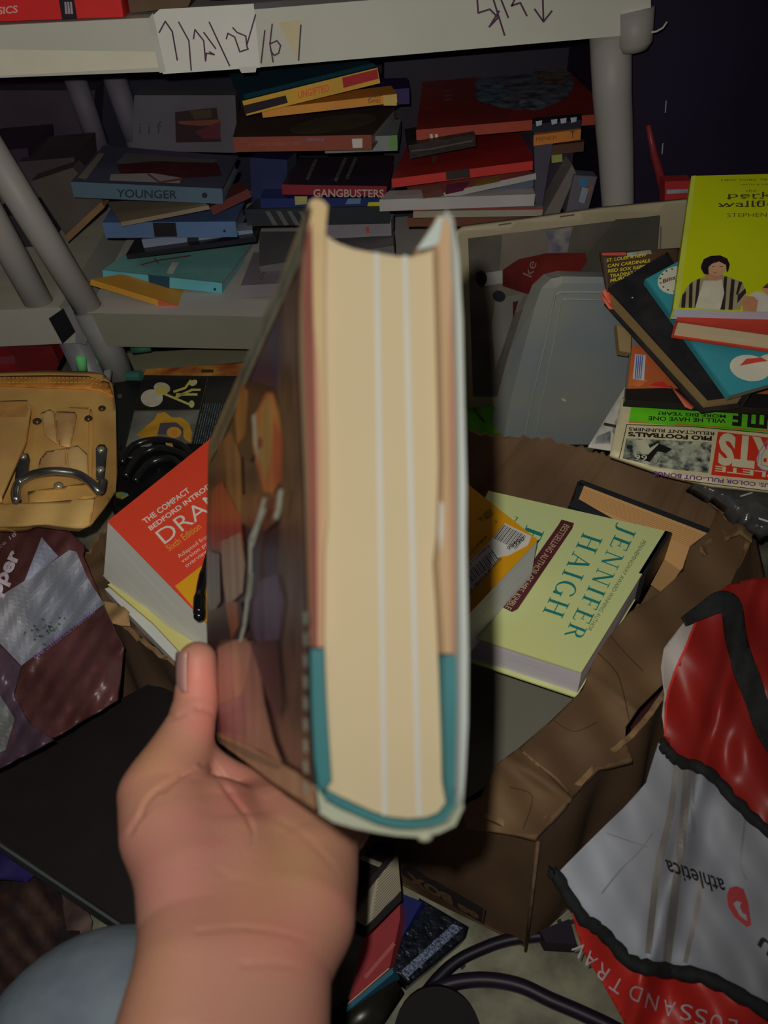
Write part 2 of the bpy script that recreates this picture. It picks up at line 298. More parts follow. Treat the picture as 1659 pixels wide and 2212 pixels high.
# --- left pile
def hb(*a,**k): return bookV(*a,**k)
b=hb('book','black and yellow flat box, deep in shade at far left behind the posts','x' and .0 or 1.05,[(30,420),(150,440),(150,520),(30,500)],[(60,330),(180,345)],cov=(34,26,36),e=.25) if 0 else None
lb_=MB(); P_=[VY(.99).hit(*p) for p in((66,392),(157,362),(224,436),(144,512))]; lb_.slab(P_,(0,.03,0),M((66,58,50),.3,.7,.3,12)); lb_.slab([VY(.985).hit(*p) for p in((139,510),(218,436),(226,448),(146,524))],(0,.035,0),M((104,74,44),.3,.7)); tag(lb_.build('book'),'worn tan book lying crooked beside the left post, under shadow','book')
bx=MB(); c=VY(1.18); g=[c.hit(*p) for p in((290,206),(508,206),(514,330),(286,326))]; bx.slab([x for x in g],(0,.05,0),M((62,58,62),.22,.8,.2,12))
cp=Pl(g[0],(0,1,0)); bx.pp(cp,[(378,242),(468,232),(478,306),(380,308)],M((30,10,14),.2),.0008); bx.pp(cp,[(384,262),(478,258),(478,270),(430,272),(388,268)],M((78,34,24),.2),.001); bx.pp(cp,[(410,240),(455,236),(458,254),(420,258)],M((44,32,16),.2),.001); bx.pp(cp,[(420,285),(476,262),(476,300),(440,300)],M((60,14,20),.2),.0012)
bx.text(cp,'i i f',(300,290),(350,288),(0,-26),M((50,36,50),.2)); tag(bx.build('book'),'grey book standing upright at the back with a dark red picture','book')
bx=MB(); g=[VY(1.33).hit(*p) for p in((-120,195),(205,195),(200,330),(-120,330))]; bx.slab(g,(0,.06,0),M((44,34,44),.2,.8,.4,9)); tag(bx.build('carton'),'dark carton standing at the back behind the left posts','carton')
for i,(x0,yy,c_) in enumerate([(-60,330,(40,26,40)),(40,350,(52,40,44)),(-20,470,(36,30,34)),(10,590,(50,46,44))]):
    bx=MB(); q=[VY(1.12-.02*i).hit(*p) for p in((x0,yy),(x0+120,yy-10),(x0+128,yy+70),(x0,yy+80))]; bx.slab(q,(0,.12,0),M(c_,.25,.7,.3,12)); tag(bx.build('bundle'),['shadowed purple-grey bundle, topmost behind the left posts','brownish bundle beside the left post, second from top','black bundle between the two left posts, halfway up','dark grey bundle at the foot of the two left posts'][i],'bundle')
YL=.95
def label_sp(b,pts,m): b.cov.pp(b.spl,pts,m,.0007)
b=bookV('booklet','yellow and orange thin booklet at the bottom of the left pile, overhanging the shelf',.905,[(197,603),(422,672),(422,686),(202,614)],[(262,592),(500,642)],(120,105,80),(178,122,30),.36,over=0,tb=.0008)
label_sp(b,[(342,648),(422,672),(422,686),(342,661)],M((176,70,34),.36)); b.cov.ell(b.spl,(408,676),4,2.5,M((90,30,20),.36)); b.done()
b=bookV('book','small pale turquoise book directly under the big teal book',.925,[(348,634),(436,664),(436,669),(348,640)],[(430,600),(560,640)],(105,98,88),(100,150,140),.36,tb=.001); b.done()
b=bookV('book','grey-paged open book under the teal book at the front right of its pile',.94,[(434,664),(480,655),(482,662),(436,670)],[(545,545),(575,545)],(110,104,92),(112,104,92),.34,tb=.001); b.done()
b=bookV('book','teal hardback with a white price sticker and dark spine label in the left pile',.945,[(222,583),(480,611),(482,637),(224,602)],[(272,546),(550,519)],(105,100,92),(58,106,108),.29,top=(64,96,90))
label_sp(b,[(320,593),(366,598),(366,628),(322,620)],M((16,54,68),.35)); b.cov.ell(b.spl,(464,625),3,3,M((20,40,44),.35))
t=b.top; b.cov.pp(t,[(372,566),(386,567),(373,592),(359,590)],M((160,156,146),.36)); b.cov.line(t,[(305,572),(338,563),(412,552)],2.5,M((100,44,36),.34)); b.cov.line(t,[(334,558),(342,568)],2.5,M((100,44,36),.34)); b.done()
tb_=MB(); pl=VY(.95); a1,a2=pl.hit(272,550),pl.hit(552,512); 
tb_.slab([a1,a2,pl.hit(552,512)+V((0,.10,.0)),pl.hit(276,550)+V((0,.10,0))],(0,0,-.006),M((26,26,30),.34,.3,.1)); sc=tag(tb_.build('tablet'),'thin black slab lying tilted across the teal book','tablet')
b=bookV('book','silver-white rolled paperback with a black band under the blue book',.965,[(306,517),(545,496),(541,513),(310,541)],[(330,500),(545,480)],(110,108,108),(104,112,126),.36,tb=.001); label_sp(b,[(404,506),(428,504),(430,527),(405,529)],M((26,26,30),.34)); b.done()
b=bookV('book','blue hardback with a black square label on its spine in the left pile',.955,[(221,480),(509,478),(505,510),(228,514)],[(239,452),(528,436)],(98,92,88),(62,86,118),.32,top=(44,56,80)); label_sp(b,[(330,481),(379,481),(383,511),(334,512)],M((16,14,18),.32)); b.cov.text(b.spl,'T 10',(353,505),(376,504),(0,-7),M((120,110,96),.34)); b.cov.ell(b.spl,(485,499),3,3,M((20,26,40),.32)); b.done()
b=bookV('book','cream paperback lying askew between the two blue hardbacks',.93,[(260,480),(450,443),(450,453),(262,488)],[(232,436),(420,425)],(132,112,86),(110,96,74),.34,over=0,tb=.0006); b.done()
b=bookV('book','pink-edged paperback sticking out right under the dusty blue book',.955,[(452,448),(535,408),(534,424),(470,440)],[(440,420),(520,392)],(128,100,84),(84,34,30),.32,over=0,tb=.0006); b.done()
b=bookV('book','dusty blue hardback with black capital lettering on its spine, topmost of the left pile',.94,[(153,392),(480,407),(474,439),(160,425)],[(223,314),(514,338)],(112,102,92),(58,78,88),.32,top=(42,42,54),over=.004)
b.cov.text(b.spl,'YOUNGER',(252,426),(382,429),(0,-17),M((22,30,40),.32),.01); b.cov.ell(b.spl,(442,422),6,6,M((18,24,34),.32))
t=b.top; b.cov.pp(t,[(272,330),(470,345),(440,366),(250,352)],M((70,66,68),.28)); b.cov.pp(t,[(252,356),(330,348),(470,352),(480,380),(380,384),(260,374)],M((64,16,24),.28,.6,.4,40),.0006); b.cov.pp(t,[(240,376),(330,374),(392,384),(388,396),(236,390)],M((112,106,104),.28),.0008); b.cov.line(t,[(320,376),(345,394),(395,386)],4,M((96,44,40),.28),.001)
b.cov.pp(t,[(168,384),(214,330),(226,332),(186,388)],M((96,88,74),.3),.0008); b.done()
# --- middle pile
b=bookV('book','grey magazine heap lying low beneath the blue books in the middle',.97,[(560,575),(850,530),(852,560),(565,600)],[(560,500),(850,500)],(96,90,86),(84,78,78),.33,over=0,tb=.001); b.done()
b=bookV('book','white booklet with a pink printed cover lying flat right of the teal book',.93,[(520,616),(606,612),(600,640),(515,640)],[(548,545),(630,545)],(124,116,108),(104,94,96),.34,over=0,tb=.001); b.cov.text(b.top,'OUVIS',(566,606),(584,560),(-6,-4),M((100,48,56),.34)); b.done()
b=bookV('book','pale grey flat paperback with a red tick below the dark striped book',1.0,[(690,486),(845,478),(843,510),(690,515)],[(700,466),(850,462)],(110,104,100),(104,98,100),.33,over=0,tb=.001); label_sp(b,[(790,490),(797,490),(798,503),(791,503)],M((150,50,40),.33)); b.done()
b=bookV('book','dark book with grey stripes on its spine under the blue ones in the middle pile',.98,[(530,452),(842,446),(842,478),(540,492)],[(560,425),(830,425)],(60,58,56),(28,32,34),.28,over=0,tb=.001)
for i in range(4): label_sp(b,[(572+i*24,456),(582+i*24,456),(600+i*24,486),(590+i*24,487)],M((64,60,60),.28))
b.done()
b=bookV('book','navy blue book with yellow patches under the black book with red spine',.985,[(562,428),(832,427),(834,448),(568,456)],[(575,395),(830,395)],(60,60,70),(16,28,74),.28,over=0,tb=.001)
label_sp(b,[(636,424),(664,424),(662,441),(638,443)],M((128,122,62),.3)); label_sp(b,[(796,437),(824,436),(822,447),(792,449)],M((150,142,20),.3)); label_sp(b,[(752,429),(780,428),(778,440),(746,441)],M((70,90,110),.3)); b.done()
b=bookV('book','black-topped book with a dark red spine and cream capitals in the middle pile',.98,[(609,398),(835,402),(834,426),(612,417)],[(642,340),(850,335)],(70,66,60),(98,18,28),.28,top=(26,18,24),over=.001)
b.cov.text(b.spl,'GANGBUSTERS',(677,425),(829,426),(0,-16),M((140,112,96),.3),.02); t=b.top
for (a1,a2) in(((664,386),(682,346)),((725,390),(746,342)),((750,384),(768,342))): b.cov.line(t,[a1,a2],7,M((74,76,70),.26,.6,.7,200))
b.done()
b=bookV('book','dark navy book end standing left of the red-spined book',1.02,[(540,340),(620,345),(622,440),(545,440)],[(560,326),(640,326)],(40,40,50),(16,22,52),.26,over=0,tb=.001); b.done()
b=bookV('book','white paperback with a green corner, poking out right under the brown-topped book',1.0,[(700,298),(858,292),(859,324),(700,332)],[(720,262),(866,258)],(86,88,80),(92,98,92),.28,over=0,tb=.001); label_sp(b,[(840,293),(858,292),(859,324),(842,325)],M((74,108,52),.28)); b.done()
b=bookV('book','dark brown-topped book with a russet spine and a white letter label',.97,[(503,296),(803,291),(803,325),(504,326)],[(520,232),(858,226)],(110,100,92),(108,46,30),.28,top=(38,28,24),over=.003)
label_sp(b,[(760,300),(783,299),(783,319),(762,320)],M((150,146,132),.3)); b.cov.text(b.spl,'P',(766,316),(778,316),(0,-12),M((24,24,24),.3)); b.cov.text(b.spl,'A ALBANY ARARAT AW',(536,316),(648,314),(0,-8),M((120,62,44),.28)); b.cov.ell(b.top,(720,268),95,18,M((60,50,34),.26,.6,.3),-8); b.cov.text(b.spl,'ORANGE',(662,305),(700,304),(0,-6),M((100,80,110),.28)); b.done()  # olive highlight on the top cover is painted as an ellipse
b=bookV('book','orange paperback with purple end lying just below the topmost yellow book',.965,[(565,236),(857,203),(857,229),(566,247)],[(590,215),(845,185)],(110,86,50),(168,104,28),.28,over=0,tb=.0006)
b.cov.text(b.spl,'JINX',(795,213),(822,211),(0,-8),M((60,58,20),.3)); b.cov.text(b.spl,'GAMES',(795,223),(822,222),(0,-8),M((60,58,20),.3)); label_sp(b,[(828,206),(857,203),(857,228),(829,228)],M((168,136,62),.3)); b.done()
b=bookV('book','deep purple book peeking out behind the orange paperback',1.01,[(800,196),(884,190),(884,224),(800,230)],[(800,170),(880,168)],(40,30,60),(30,16,62),.24,over=0,tb=.001); b.done()
b=bookV('book','yellow paperback with black and red spine blocks, topmost of the middle pile',.95,[(523,218),(815,146),(819,176),(529,254)],[(495,158),(792,128)],(60,60,60),(170,124,24),.30,top=(20,48,60),over=0,tb=.001)
label_sp(b,[(526,228),(617,206),(622,222),(529,247)],M((26,12,20),.3)); label_sp(b,[(739,168),(815,149),(818,170),(742,190)],M((142,20,24),.3)); b.cov.text(b.spl,'UNGIFTED',(644,213),(711,197),(-1,-15),M((196,84,30),.3),.02)
b.cov.text(b.spl,'KORMAN',(563,230),(602,221),(0,-7),M((96,88,94),.3)); b.cov.ell(b.spl,(548,232),6,6,M((120,110,120),.3)); b.cov.pp(b.top,[(528,214),(812,144),(808,136),(526,204)],M((24,86,100),.28),.0006); b.done()
# --- right pile
b=bookV('book','brown-orange flat book at the very bottom of the right pile',.975,[(880,470),(1185,468),(1185,486),(880,490)],[(900,455),(1180,455)],(90,66,48),(92,52,34),.32,over=0,tb=.001); b.done()
b=bookV('book','cream-paged book with red edge line under the two white books',.95,[(893,456),(1173,452),(1173,470),(895,466)],[(905,440),(1170,435)],(126,118,98),(126,118,98),.34,over=0,tb=.0006); b.cov.line(b.spl,[(893,455),(990,450),(1172,451)],2,M((130,40,30),.34)); b.done()
b=bookV('book','thick white paperback, page side out, lower of the white pair in the right pile',.945,[(820,431),(1156,419),(1156,439),(824,461)],[(840,412),(1150,400)],(150,146,138),(144,138,128),.34,over=0,tb=.0006); b.done()
b=bookV('book','white-edged paperback with a multicoloured cover below the red book',.95,[(884,432),(1157,374),(1157,384),(893,444)],[(878,395),(1130,365)],(140,134,126),(134,128,118),.32,top=(98,50,44),over=0,tb=.0006)
t=b.top; b.cov.pp(t,[(890,405),(950,400),(960,422),(895,432)],M((116,70,58),.3),.0006); b.cov.pp(t,[(965,398),(1015,392),(1000,412),(962,420)],M((96,34,56),.3),.0006); b.cov.pp(t,[(1025,390),(1078,380),(1080,392),(1030,402)],M((116,88,30),.3),.0006); b.done()
b=bookV('book','blue-grey wedge of paper between the white books in the right pile',.965,[(1050,412),(1156,385),(1156,410),(1050,418)],[(1060,400),(1150,380)],(80,84,96),(70,74,88),.32,over=0,tb=.0006); b.done()
b=bookV('book','bright red hardback with a dark spine label in the right pile',.945,[(846,386),(1151,347),(1151,368),(848,403)],[(882,308),(1152,268)],(92,70,56),(158,34,28),.30,top=(112,20,16),over=.001,tb=.0025)
label_sp(b,[(963,371),(1014,364),(1016,383),(964,389)],M((40,30,26),.3)); b.cov.pp(b.top,[(934,330),(946,331),(941,352),(932,350)],M((92,48,34),.28)); b.done()
wl=MB(); pl=VY(.96); q=[pl.hit(*p) for p in((882,314),(1027,290),(1028,316),(886,343))]; wl.slab(q,(0,.07,.0),M((34,26,22),.28,.5,.4,60,.3)); wl.line(Pl(q[0],(0,1,0)),[(890,326),(930,322),(980,312),(1020,304)],3,M((64,54,44),.28)); tag(wl.build('wallet',bevel=.004),'worn dark folding wallet resting on the red hardback','wallet')
b=bookV('box','large dark red box with a grey rounded lid picture, topmost of the right pile',.975,[(899,280),(1292,246),(1292,266),(897,304)],[(918,138),(1282,101)],(80,30,20),(122,42,26),.27,cat='box',top=(72,20,16),over=0,tb=.003)
t=b.top; b.cov.ell(t,(1132,182),108,56,M((72,76,86),.24,.6,.5,45,rgb2=(38,30,36)),-2); b.cov.ell(t,(1060,200),34,24,M((66,84,92),.24,.6,.4,60,rgb2=(30,34,48)),-6,.0007); b.cov.ell(t,(1190,160),38,22,M((84,74,60),.24,.6,.4,60,rgb2=(50,26,22)),8,.0008); b.cov.ell(t,(1150,226),30,12,M((84,88,92),.24,.6,.4,60,rgb2=(30,34,48)),4,.0009)
b.cov.pp(t,[(900,135),(1282,98),(1282,112),(905,150)],M((48,44,56),.24),.0006)
for i in range(3): b.cov.pp(t,[(958,195+i*9),(976,194+i*9),(976,199+i*9),(958,200+i*9)],M((84,50,44),.24),.0006)
for i in range(2): label_sp(b,[(928+i*11,290),(934+i*11,289),(936+i*11,300),(930+i*11,301)],M((150,130,110),.28))
b.done()
b=bookV('book','dark paperback with broken white capitals just under the red box at right',.955,[(1150,268),(1257,258),(1257,276),(1152,287)],[(1150,255),(1256,245)],(60,60,60),(24,24,34),.28,over=0,tb=.0006)
for x_ in(1157,1190,1210,1232): label_sp(b,[(x_,262-(x_-1157)*.1),(x_+14,260-(x_-1157)*.1),(x_+13,270-(x_-1157)*.1),(x_+2,273-(x_-1157)*.1)],M((124,124,134),.3))
b.done()
b=bookV('book','orange-spined paperback beside the post in the right pile',.95,[(1153,292),(1255,279),(1256,305),(1154,311)],[(1155,286),(1250,274)],(90,60,30),(148,84,26),.28,over=0,tb=.0006); b.cov.text(b.spl,'FRENCH',(1158,305),(1202,300),(0,-8),M((90,50,20),.28)); b.cov.text(b.spl,'T',(1232,298),(1242,297),(0,-14),M((60,30,20),.28)); b.done()
b=bookV('book','dim brown paperback below the orange-spined one',.965,[(1190,314),(1262,306),(1264,326),(1192,334)],[(1192,308),(1260,300)],(60,40,30),(66,40,30),.26,over=0,tb=.0006); b.done()
def lean(name,label,cat,y,q,d,c,e=.28,extra=None):
    m=MB(); P=[VY(y).hit(*p) for p in q]; m.slab(P,(0,d,0),M(c,e,.6,.2,20)); pl=Pl(P[0],(0,1,0))
    for pts,cc in (extra or []): m.pp(pl,pts,M(cc,e,.6,.3,40),.0008)
    return tag(m.build(name),label,cat)
lean('book','slate-grey book standing slanted right of the red hardback','book',.955,[(1154,312),(1194,310),(1172,442),(1156,443)],.15,(52,50,60))
lean('book','deep plum book leaning between slate and pale books at right','book',.985,[(1192,330),(1240,322),(1236,356),(1176,462),(1170,440)],.12,(34,18,34),.28,[([(1191,334),(1214,330),(1215,349),(1192,352)],(116,124,50))])
lean('book','pale grey-brown book leaning diagonally beside the post','book',.95,[(1236,355),(1244,374),(1208,462),(1174,466)],.12,(84,76,70))
lean('comic_book','small colourful comic standing slanted near the post foot','comic book',.945,[(1240,378),(1290,382),(1268,462),(1222,462)],.02,(70,66,72),.28,[([(1252,384),(1272,386),(1266,404),(1250,402)],(36,84,110)),([(1258,404),(1272,408),(1262,440),(1250,436)],(104,108,116)),([(1274,400),(1282,406),(1272,430)],(110,64,50))])
lean('carton','dark carton filling the back of the shelf behind the right pile','carton',1.21,[(830,135),(1255,100),(1255,440),(830,470)],.08,(24,18,30),.24)
lean('tin','pale blue-grey tin standing behind the right post, topmost','tin',.99,[(1366,140),(1388,138),(1392,180),(1368,182)],.05,(84,88,104),.3)
lean('tin','dull violet tin behind the right post under the pale one','tin',1.0,[(1368,228),(1400,226),(1404,268),(1370,272)],.05,(58,50,76),.3)
lean('tin','grey bottle-like tin standing low behind the right post','tin',.99,[(1372,290),(1392,286),(1384,372),(1372,374)],.05,(84,86,100),.28)
p=MB(); c=VY(.96-.006); p.tube([c.hit(1400,270),c.hit(1412,330),c.hit(1432,400),c.hit(1438,440)],[.003,.0045,.006,.006],M((110,30,34),.32,.4)); tag(p.build('strap',smooth=True),'dull red strap hanging beside the dark cabinet','strap')
lean('box','red box with a white stripe standing behind the magazine at right','box',.90,[(1436,392),(1496,390),(1496,445),(1436,448)],.02,(150,30,30),.34,[([(1440,410),(1496,408),(1496,416),(1440,419)],(130,128,132))])
# ================================================================ SOFT SURFACES
class Surf:
    """a curved sheet: a base plane plus folds"""
    def __init__(s,base,g=None): s.b=base; s.g=g or (lambda x,y:0.)
    def hit(s,px,py,off=0.):
        d=ray(px,py); t=((s.b.p-CAM)@s.b.n)/(d@s.b.n); return CAM+d*(t-s.g(px,py)-off*1.6)
def fill(mb,sf,pts,m,step=14,off=0.):
    bm=bmesh.new(); bm.faces.new([bm.verts.new((x,y,0)) for x,y in pts])
    xs=[p[0] for p in pts];ys=[p[1] for p in pts]
    for ax,(a,b) in enumerate(((min(xs),max(xs)),(min(ys),max(ys)))):
        k=math.ceil(a/step)*step
        while k<b:
            co=[0,0,0];no=[0,0,0]; co[ax]=k;no[ax]=1
            bmesh.ops.bisect_plane(bm,geom=bm.verts[:]+bm.edges[:]+bm.faces[:],plane_co=co,plane_no=no,dist=1e-5); k+=step
    bm.verts.index_update(); mb.mesh([sf.hit(v.co.x,v.co.y,off) for v in bm.verts],[tuple(v.index for v in f.verts) for f in bm.faces],m); bm.free()
def solid(o,t,smooth=True):
    """give the sheet itself (its first material) a thickness; printed marks stay on its face"""
    me=o.data; fb=[tuple(p.vertices) for p in me.polygons if p.material_index==0]; co=[v.co.copy() for v in me.vertices]
    pr_=[(tuple(p.vertices),p.material_index) for p in me.polygons if p.material_index>0]
    bm=bmesh.new(); used=sorted({i for f in fb for i in f}); mp_={i:bm.verts.new(co[i]) for i in used}
    for f in fb:
        try: bm.faces.new([mp_[i] for i in f])
        except ValueError: pass
    bmesh.ops.remove_doubles(bm,verts=bm.verts[:],dist=1e-5); bmesh.ops.recalc_face_normals(bm,faces=bm.faces[:])
    if sum(f.calc_area() if (Vector(CAM)-f.calc_center_median()).dot(f.normal)<0 else -f.calc_area() for f in bm.faces)>0: bmesh.ops.reverse_faces(bm,faces=bm.faces[:])
    bm.normal_update(); vs=list(bm.verts); low={v:bm.verts.new(v.co-v.normal*t) for v in vs}; F0=list(bm.faces); bd=[e for e in bm.edges if len(e.link_faces)==1]
    for f in F0: bm.faces.new([low[v] for v in reversed(f.verts[:])])
    for e in bd:
        a_,b_=e.verts; lp=e.link_loops[0]; x,y=(lp.vert,lp.link_loop_next.vert)
        try: bm.faces.new([y,x,low[x],low[y]])
        except ValueError: pass
    for f in bm.faces: f.material_index=0; f.smooth=smooth
    for vs_,mi in pr_:
        f=bm.faces.new([bm.verts.new(co[i]) for i in vs_]); f.material_index=mi; f.smooth=False
    bm.to_mesh(me); bm.free(); me.update(); return o
def ribbon(mb,sf,pts,wd,m,off=.0008,step=10):
    L=[];R=[]
    for i,(x,y) in enumerate(pts):
        a=pts[max(0,i-1)];b=pts[min(len(pts)-1,i+1)]; d=math.hypot(b[0]-a[0],b[1]-a[1]); w_=wd[i] if hasattr(wd,'__len__') else wd
        nx,ny=-(b[1]-a[1])/d*w_/2,(b[0]-a[0])/d*w_/2; L.append((x+nx,y+ny));R.append((x-nx,y-ny))
    for i in range(len(pts)-1): fill(mb,sf,[L[i],L[i+1],R[i+1],R[i]],m,step,off)
def smooth_path(pts,n=6):
    o=[];P=[pts[0]]+list(pts)+[pts[-1]]
    for i in range(1,len(P)-2):
        a,b,c,d=[V(q) for q in P[i-1:i+3]]
        for k in range(n):
            t=k/n; o.append(.5*((2*b)+(-a+c)*t+(2*a-5*b+4*c-d)*t*t+(-a+3*b-3*c+d)*t**3))
    o.append(V(pts[-1])); return o

# ================================================================ BEHIND THE BOX
# magazine with the soda bottle advertisement
mg=empty('magazine',W(1200,880,.95),'large worn magazine with a bottle picture, upright behind the grey plastic tub','magazine')
mp=P3((985,500,.775),(1490,435,.775),(1010,890,.955)); ms=Surf(mp,lambda x,y:.004*math.sin((x-1000)/90)+.002*math.sin(y/60))
m=MB(); fill(m,ms,[(985,503),(1000,493),(1150,474),(1300,452),(1480,434),(1600,425),(1600,880),(1012,893)],M((128,118,92),.5,.55,.15,12),20); cv=solid(m.build('pages',mg),.006)
m=MB(); 
fill(m,ms,[(1011,515),(1426,465),(1400,860),(1022,856)],M((74,68,60),.5,.5,.35,9,rgb2=(48,43,38)),20,.0006)
fill(m,ms,[(1085,505),(1240,490),(1180,640),(1070,700)],M((90,82,72),.5,.5,.3,14),20,.0010)
fill(m,ms,[(1180,500),(1235,490),(1226,545),(1186,548)],M((104,98,90),.5,.5,.5,60,rgb2=(60,58,74)),20,.0013)
fill(m,ms,[(1330,474),(1424,467),(1418,560),(1260,560)],M((62,60,50),.5,.5,.2,30),20,.0010)
fill(m,ms,[(1085,584),(1120,560),(1180,547),(1265,546),(1268,565),(1245,600),(1180,640),(1135,634),(1086,618)],M((84,26,22),.5,.4,.3,14,rgb2=(44,12,12)),14,.0016)
fill(m,ms,[(1044,590),(1086,584),(1086,612),(1046,618)],M((112,112,104),.5,.4,.2,40),14,.0016)
m.ell(ms,(1040,602),12,17,M((16,16,20),.5),0,.0019); m.ell(ms,(1078,640),14,12,M((20,20,26),.5),20,.0019)
fill(m,ms,[(1070,648),(1100,640),(1135,632),(1110,680),(1090,740),(1070,800),(1062,700)],M((92,88,80),.5,.5,.2,20),14,.0012); fill(m,ms,[(1108,652),(1120,650),(1108,690)],M((56,14,14),.5),14,.0015)
m.text(ms,'ke',(1148,600),(1160,568),(-19,-8),M((104,78,68),.5),.0,.0022)
m.line(ms,[(1428,490),(1426,545)],3,M((84,78,66),.5),.0010)
for q_ in(((1078,486),(1104,482)),((1210,468),(1240,464))): m.line(ms,list(q_),3,M((70,64,50),.5),.001)
m.build('printed_cover',mg)
# green sheet
m=MB(); gs=Surf(P3((985,820,.97),(1100,820,.97),(985,930,.92))); fill(m,gs,[(984,830),(1000,884),(1062,876),(1095,890),(1080,945),(984,935)],M((76,128,28),.5,.5,.3,20,rgb2=(50,96,18)),20)
m.line(gs,[(1025,885),(1045,910)],5,M((40,60,24),.5),.001); tag(solid(m.build('paper_sheet'),.001),'bright green paper poking out below the magazine, behind the box','paper')
# grey translucent tub
tub=empty('storage_tub',W(1200,940,.92),'translucent grey plastic tub standing on edge in front of the soda magazine','storage tub')
tpl=P3((1190,600,.765),(1400,600,.765),(1080,930,.905)); mt=M((74,73,65),.23,.4,.12,6,spec=.3,rgb2=(60,66,68))
bb=mt.copy(); 
out=[(1052,960),(1068,880),(1100,760),(1132,660),(1150,615),(1175,592),(1205,585),(1300,588),(1500,592),(1500,960)]
inn=[(1122,960),(1140,860),(1168,740),(1192,645),(1200,622),(1215,612),(1300,612),(1480,616),(1480,960)]
b=MB(); OT=[tpl.hit(x,y,-.022) for x,y in out]; IN=[tpl.hit(x,y,0) for x,y in inn]
mid=[tpl.hit(x,y,-.004) for x,y in [(1085,960),(1104,860),(1132,750),(1158,655),(1170,622),(1190,602),(1215,597),(1300,598),(1490,602),(1490,960)]]
b.poly(IN,mt)
for i in range(len(OT)-1): b.poly([OT[i],OT[i+1],mid[i+1],mid[i]],mt)
IN2=IN[:1]+[IN[1],IN[2],IN[3],IN[4],IN[4],IN[5],IN[6],IN[7],IN[8]]
for i in range(len(mid)-1): b.poly([mid[i],mid[i+1],IN2[i+1],IN2[i]] if np.linalg.norm(IN2[i]-IN2[i+1])>1e-6 else [mid[i],mid[i+1],IN2[i]],mt)
b.poly([tpl.hit(x,y,-.024) for x,y in out][::-1],mt)
o=b.build('tub_body',tub); solid(o,.0015,False)
ridge=M((112,118,106),.5,.3,.1,20,spec=.5)
b=MB(); b.tube(smooth_path([tpl.hit(x,y,.0005) for x,y in[(1130,960),(1150,860),(1178,740),(1196,650),(1206,634),(1222,631),(1300,631),(1480,634)]],4),.0012,ridge,6); b.build('rim_ridge',tub,True)
b=MB(); b.tube(smooth_path([tpl.hit(x,y,.0005) for x,y in[(1152,960),(1170,870),(1192,760),(1208,670),(1214,652),(1224,646),(1300,648),(1480,651)]],4),.0010,ridge,6); b.build('rim_ridge',tub,True)
b=MB(); fill(b,tpl,[(1214,860),(1223,864),(1221,868),(1213,864)],M((150,150,140),.5),50,.0012); b.build('tape_scrap',tub)

# ================================================================ RIGHT PILE OF MAGAZINES AND BOOKS
R0=P3((1340,860,.775),(1659,880,.765),(1400,1040,.715))
def sheet(name,label,cat,pl,q,t,c,e=.55,prints=None,g=None,c2=None):
    s=Surf(pl,g); m=MB(); fill(m,s,q,M(c,e,.45,.12,14,rgb2=c2),18); 
    if prints: prints(m,s)
    return tag(solid(m.build(name),t),label,cat)
gl=MB(); gq=P3((1500,1020,.74),(1659,1050,.73),(1600,1200,.69)); gs=Surf(gq,lambda x,y:.0015*math.sin(x/9+math.sin(y/13)*2))
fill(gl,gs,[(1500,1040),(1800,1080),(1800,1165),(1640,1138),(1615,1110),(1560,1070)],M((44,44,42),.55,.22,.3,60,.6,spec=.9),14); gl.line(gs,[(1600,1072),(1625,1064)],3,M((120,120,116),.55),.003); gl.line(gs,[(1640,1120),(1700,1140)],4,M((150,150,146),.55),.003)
tag(solid(gl.build('foil_wrapped_case'),.02),'black crinkled plastic case under the sports magazine','case')
def pr(m,s):
    g1=M((120,120,112),.55,.5,.5,70,rgb2=(60,62,62))
    fill(m,s,[(1322,930),(1344,866),(1352,872),(1330,945)],g1,14,.0006); fill(m,s,[(1290,942),(1320,930),(1318,958),(1284,958)],g1,14,.0006); m.line(s,[(1306,916),(1336,922)],6,M((30,30,28),.55),.001)
sheet('comic_page','grey and white printed sheet sticking out left of the sports magazine','paper',P3((1340,840,.79),(1500,860,.79),(1290,960,.75)),[(1352,832),(1420,850),(1400,985),(1270,965)],.002,(128,124,112),prints=pr)
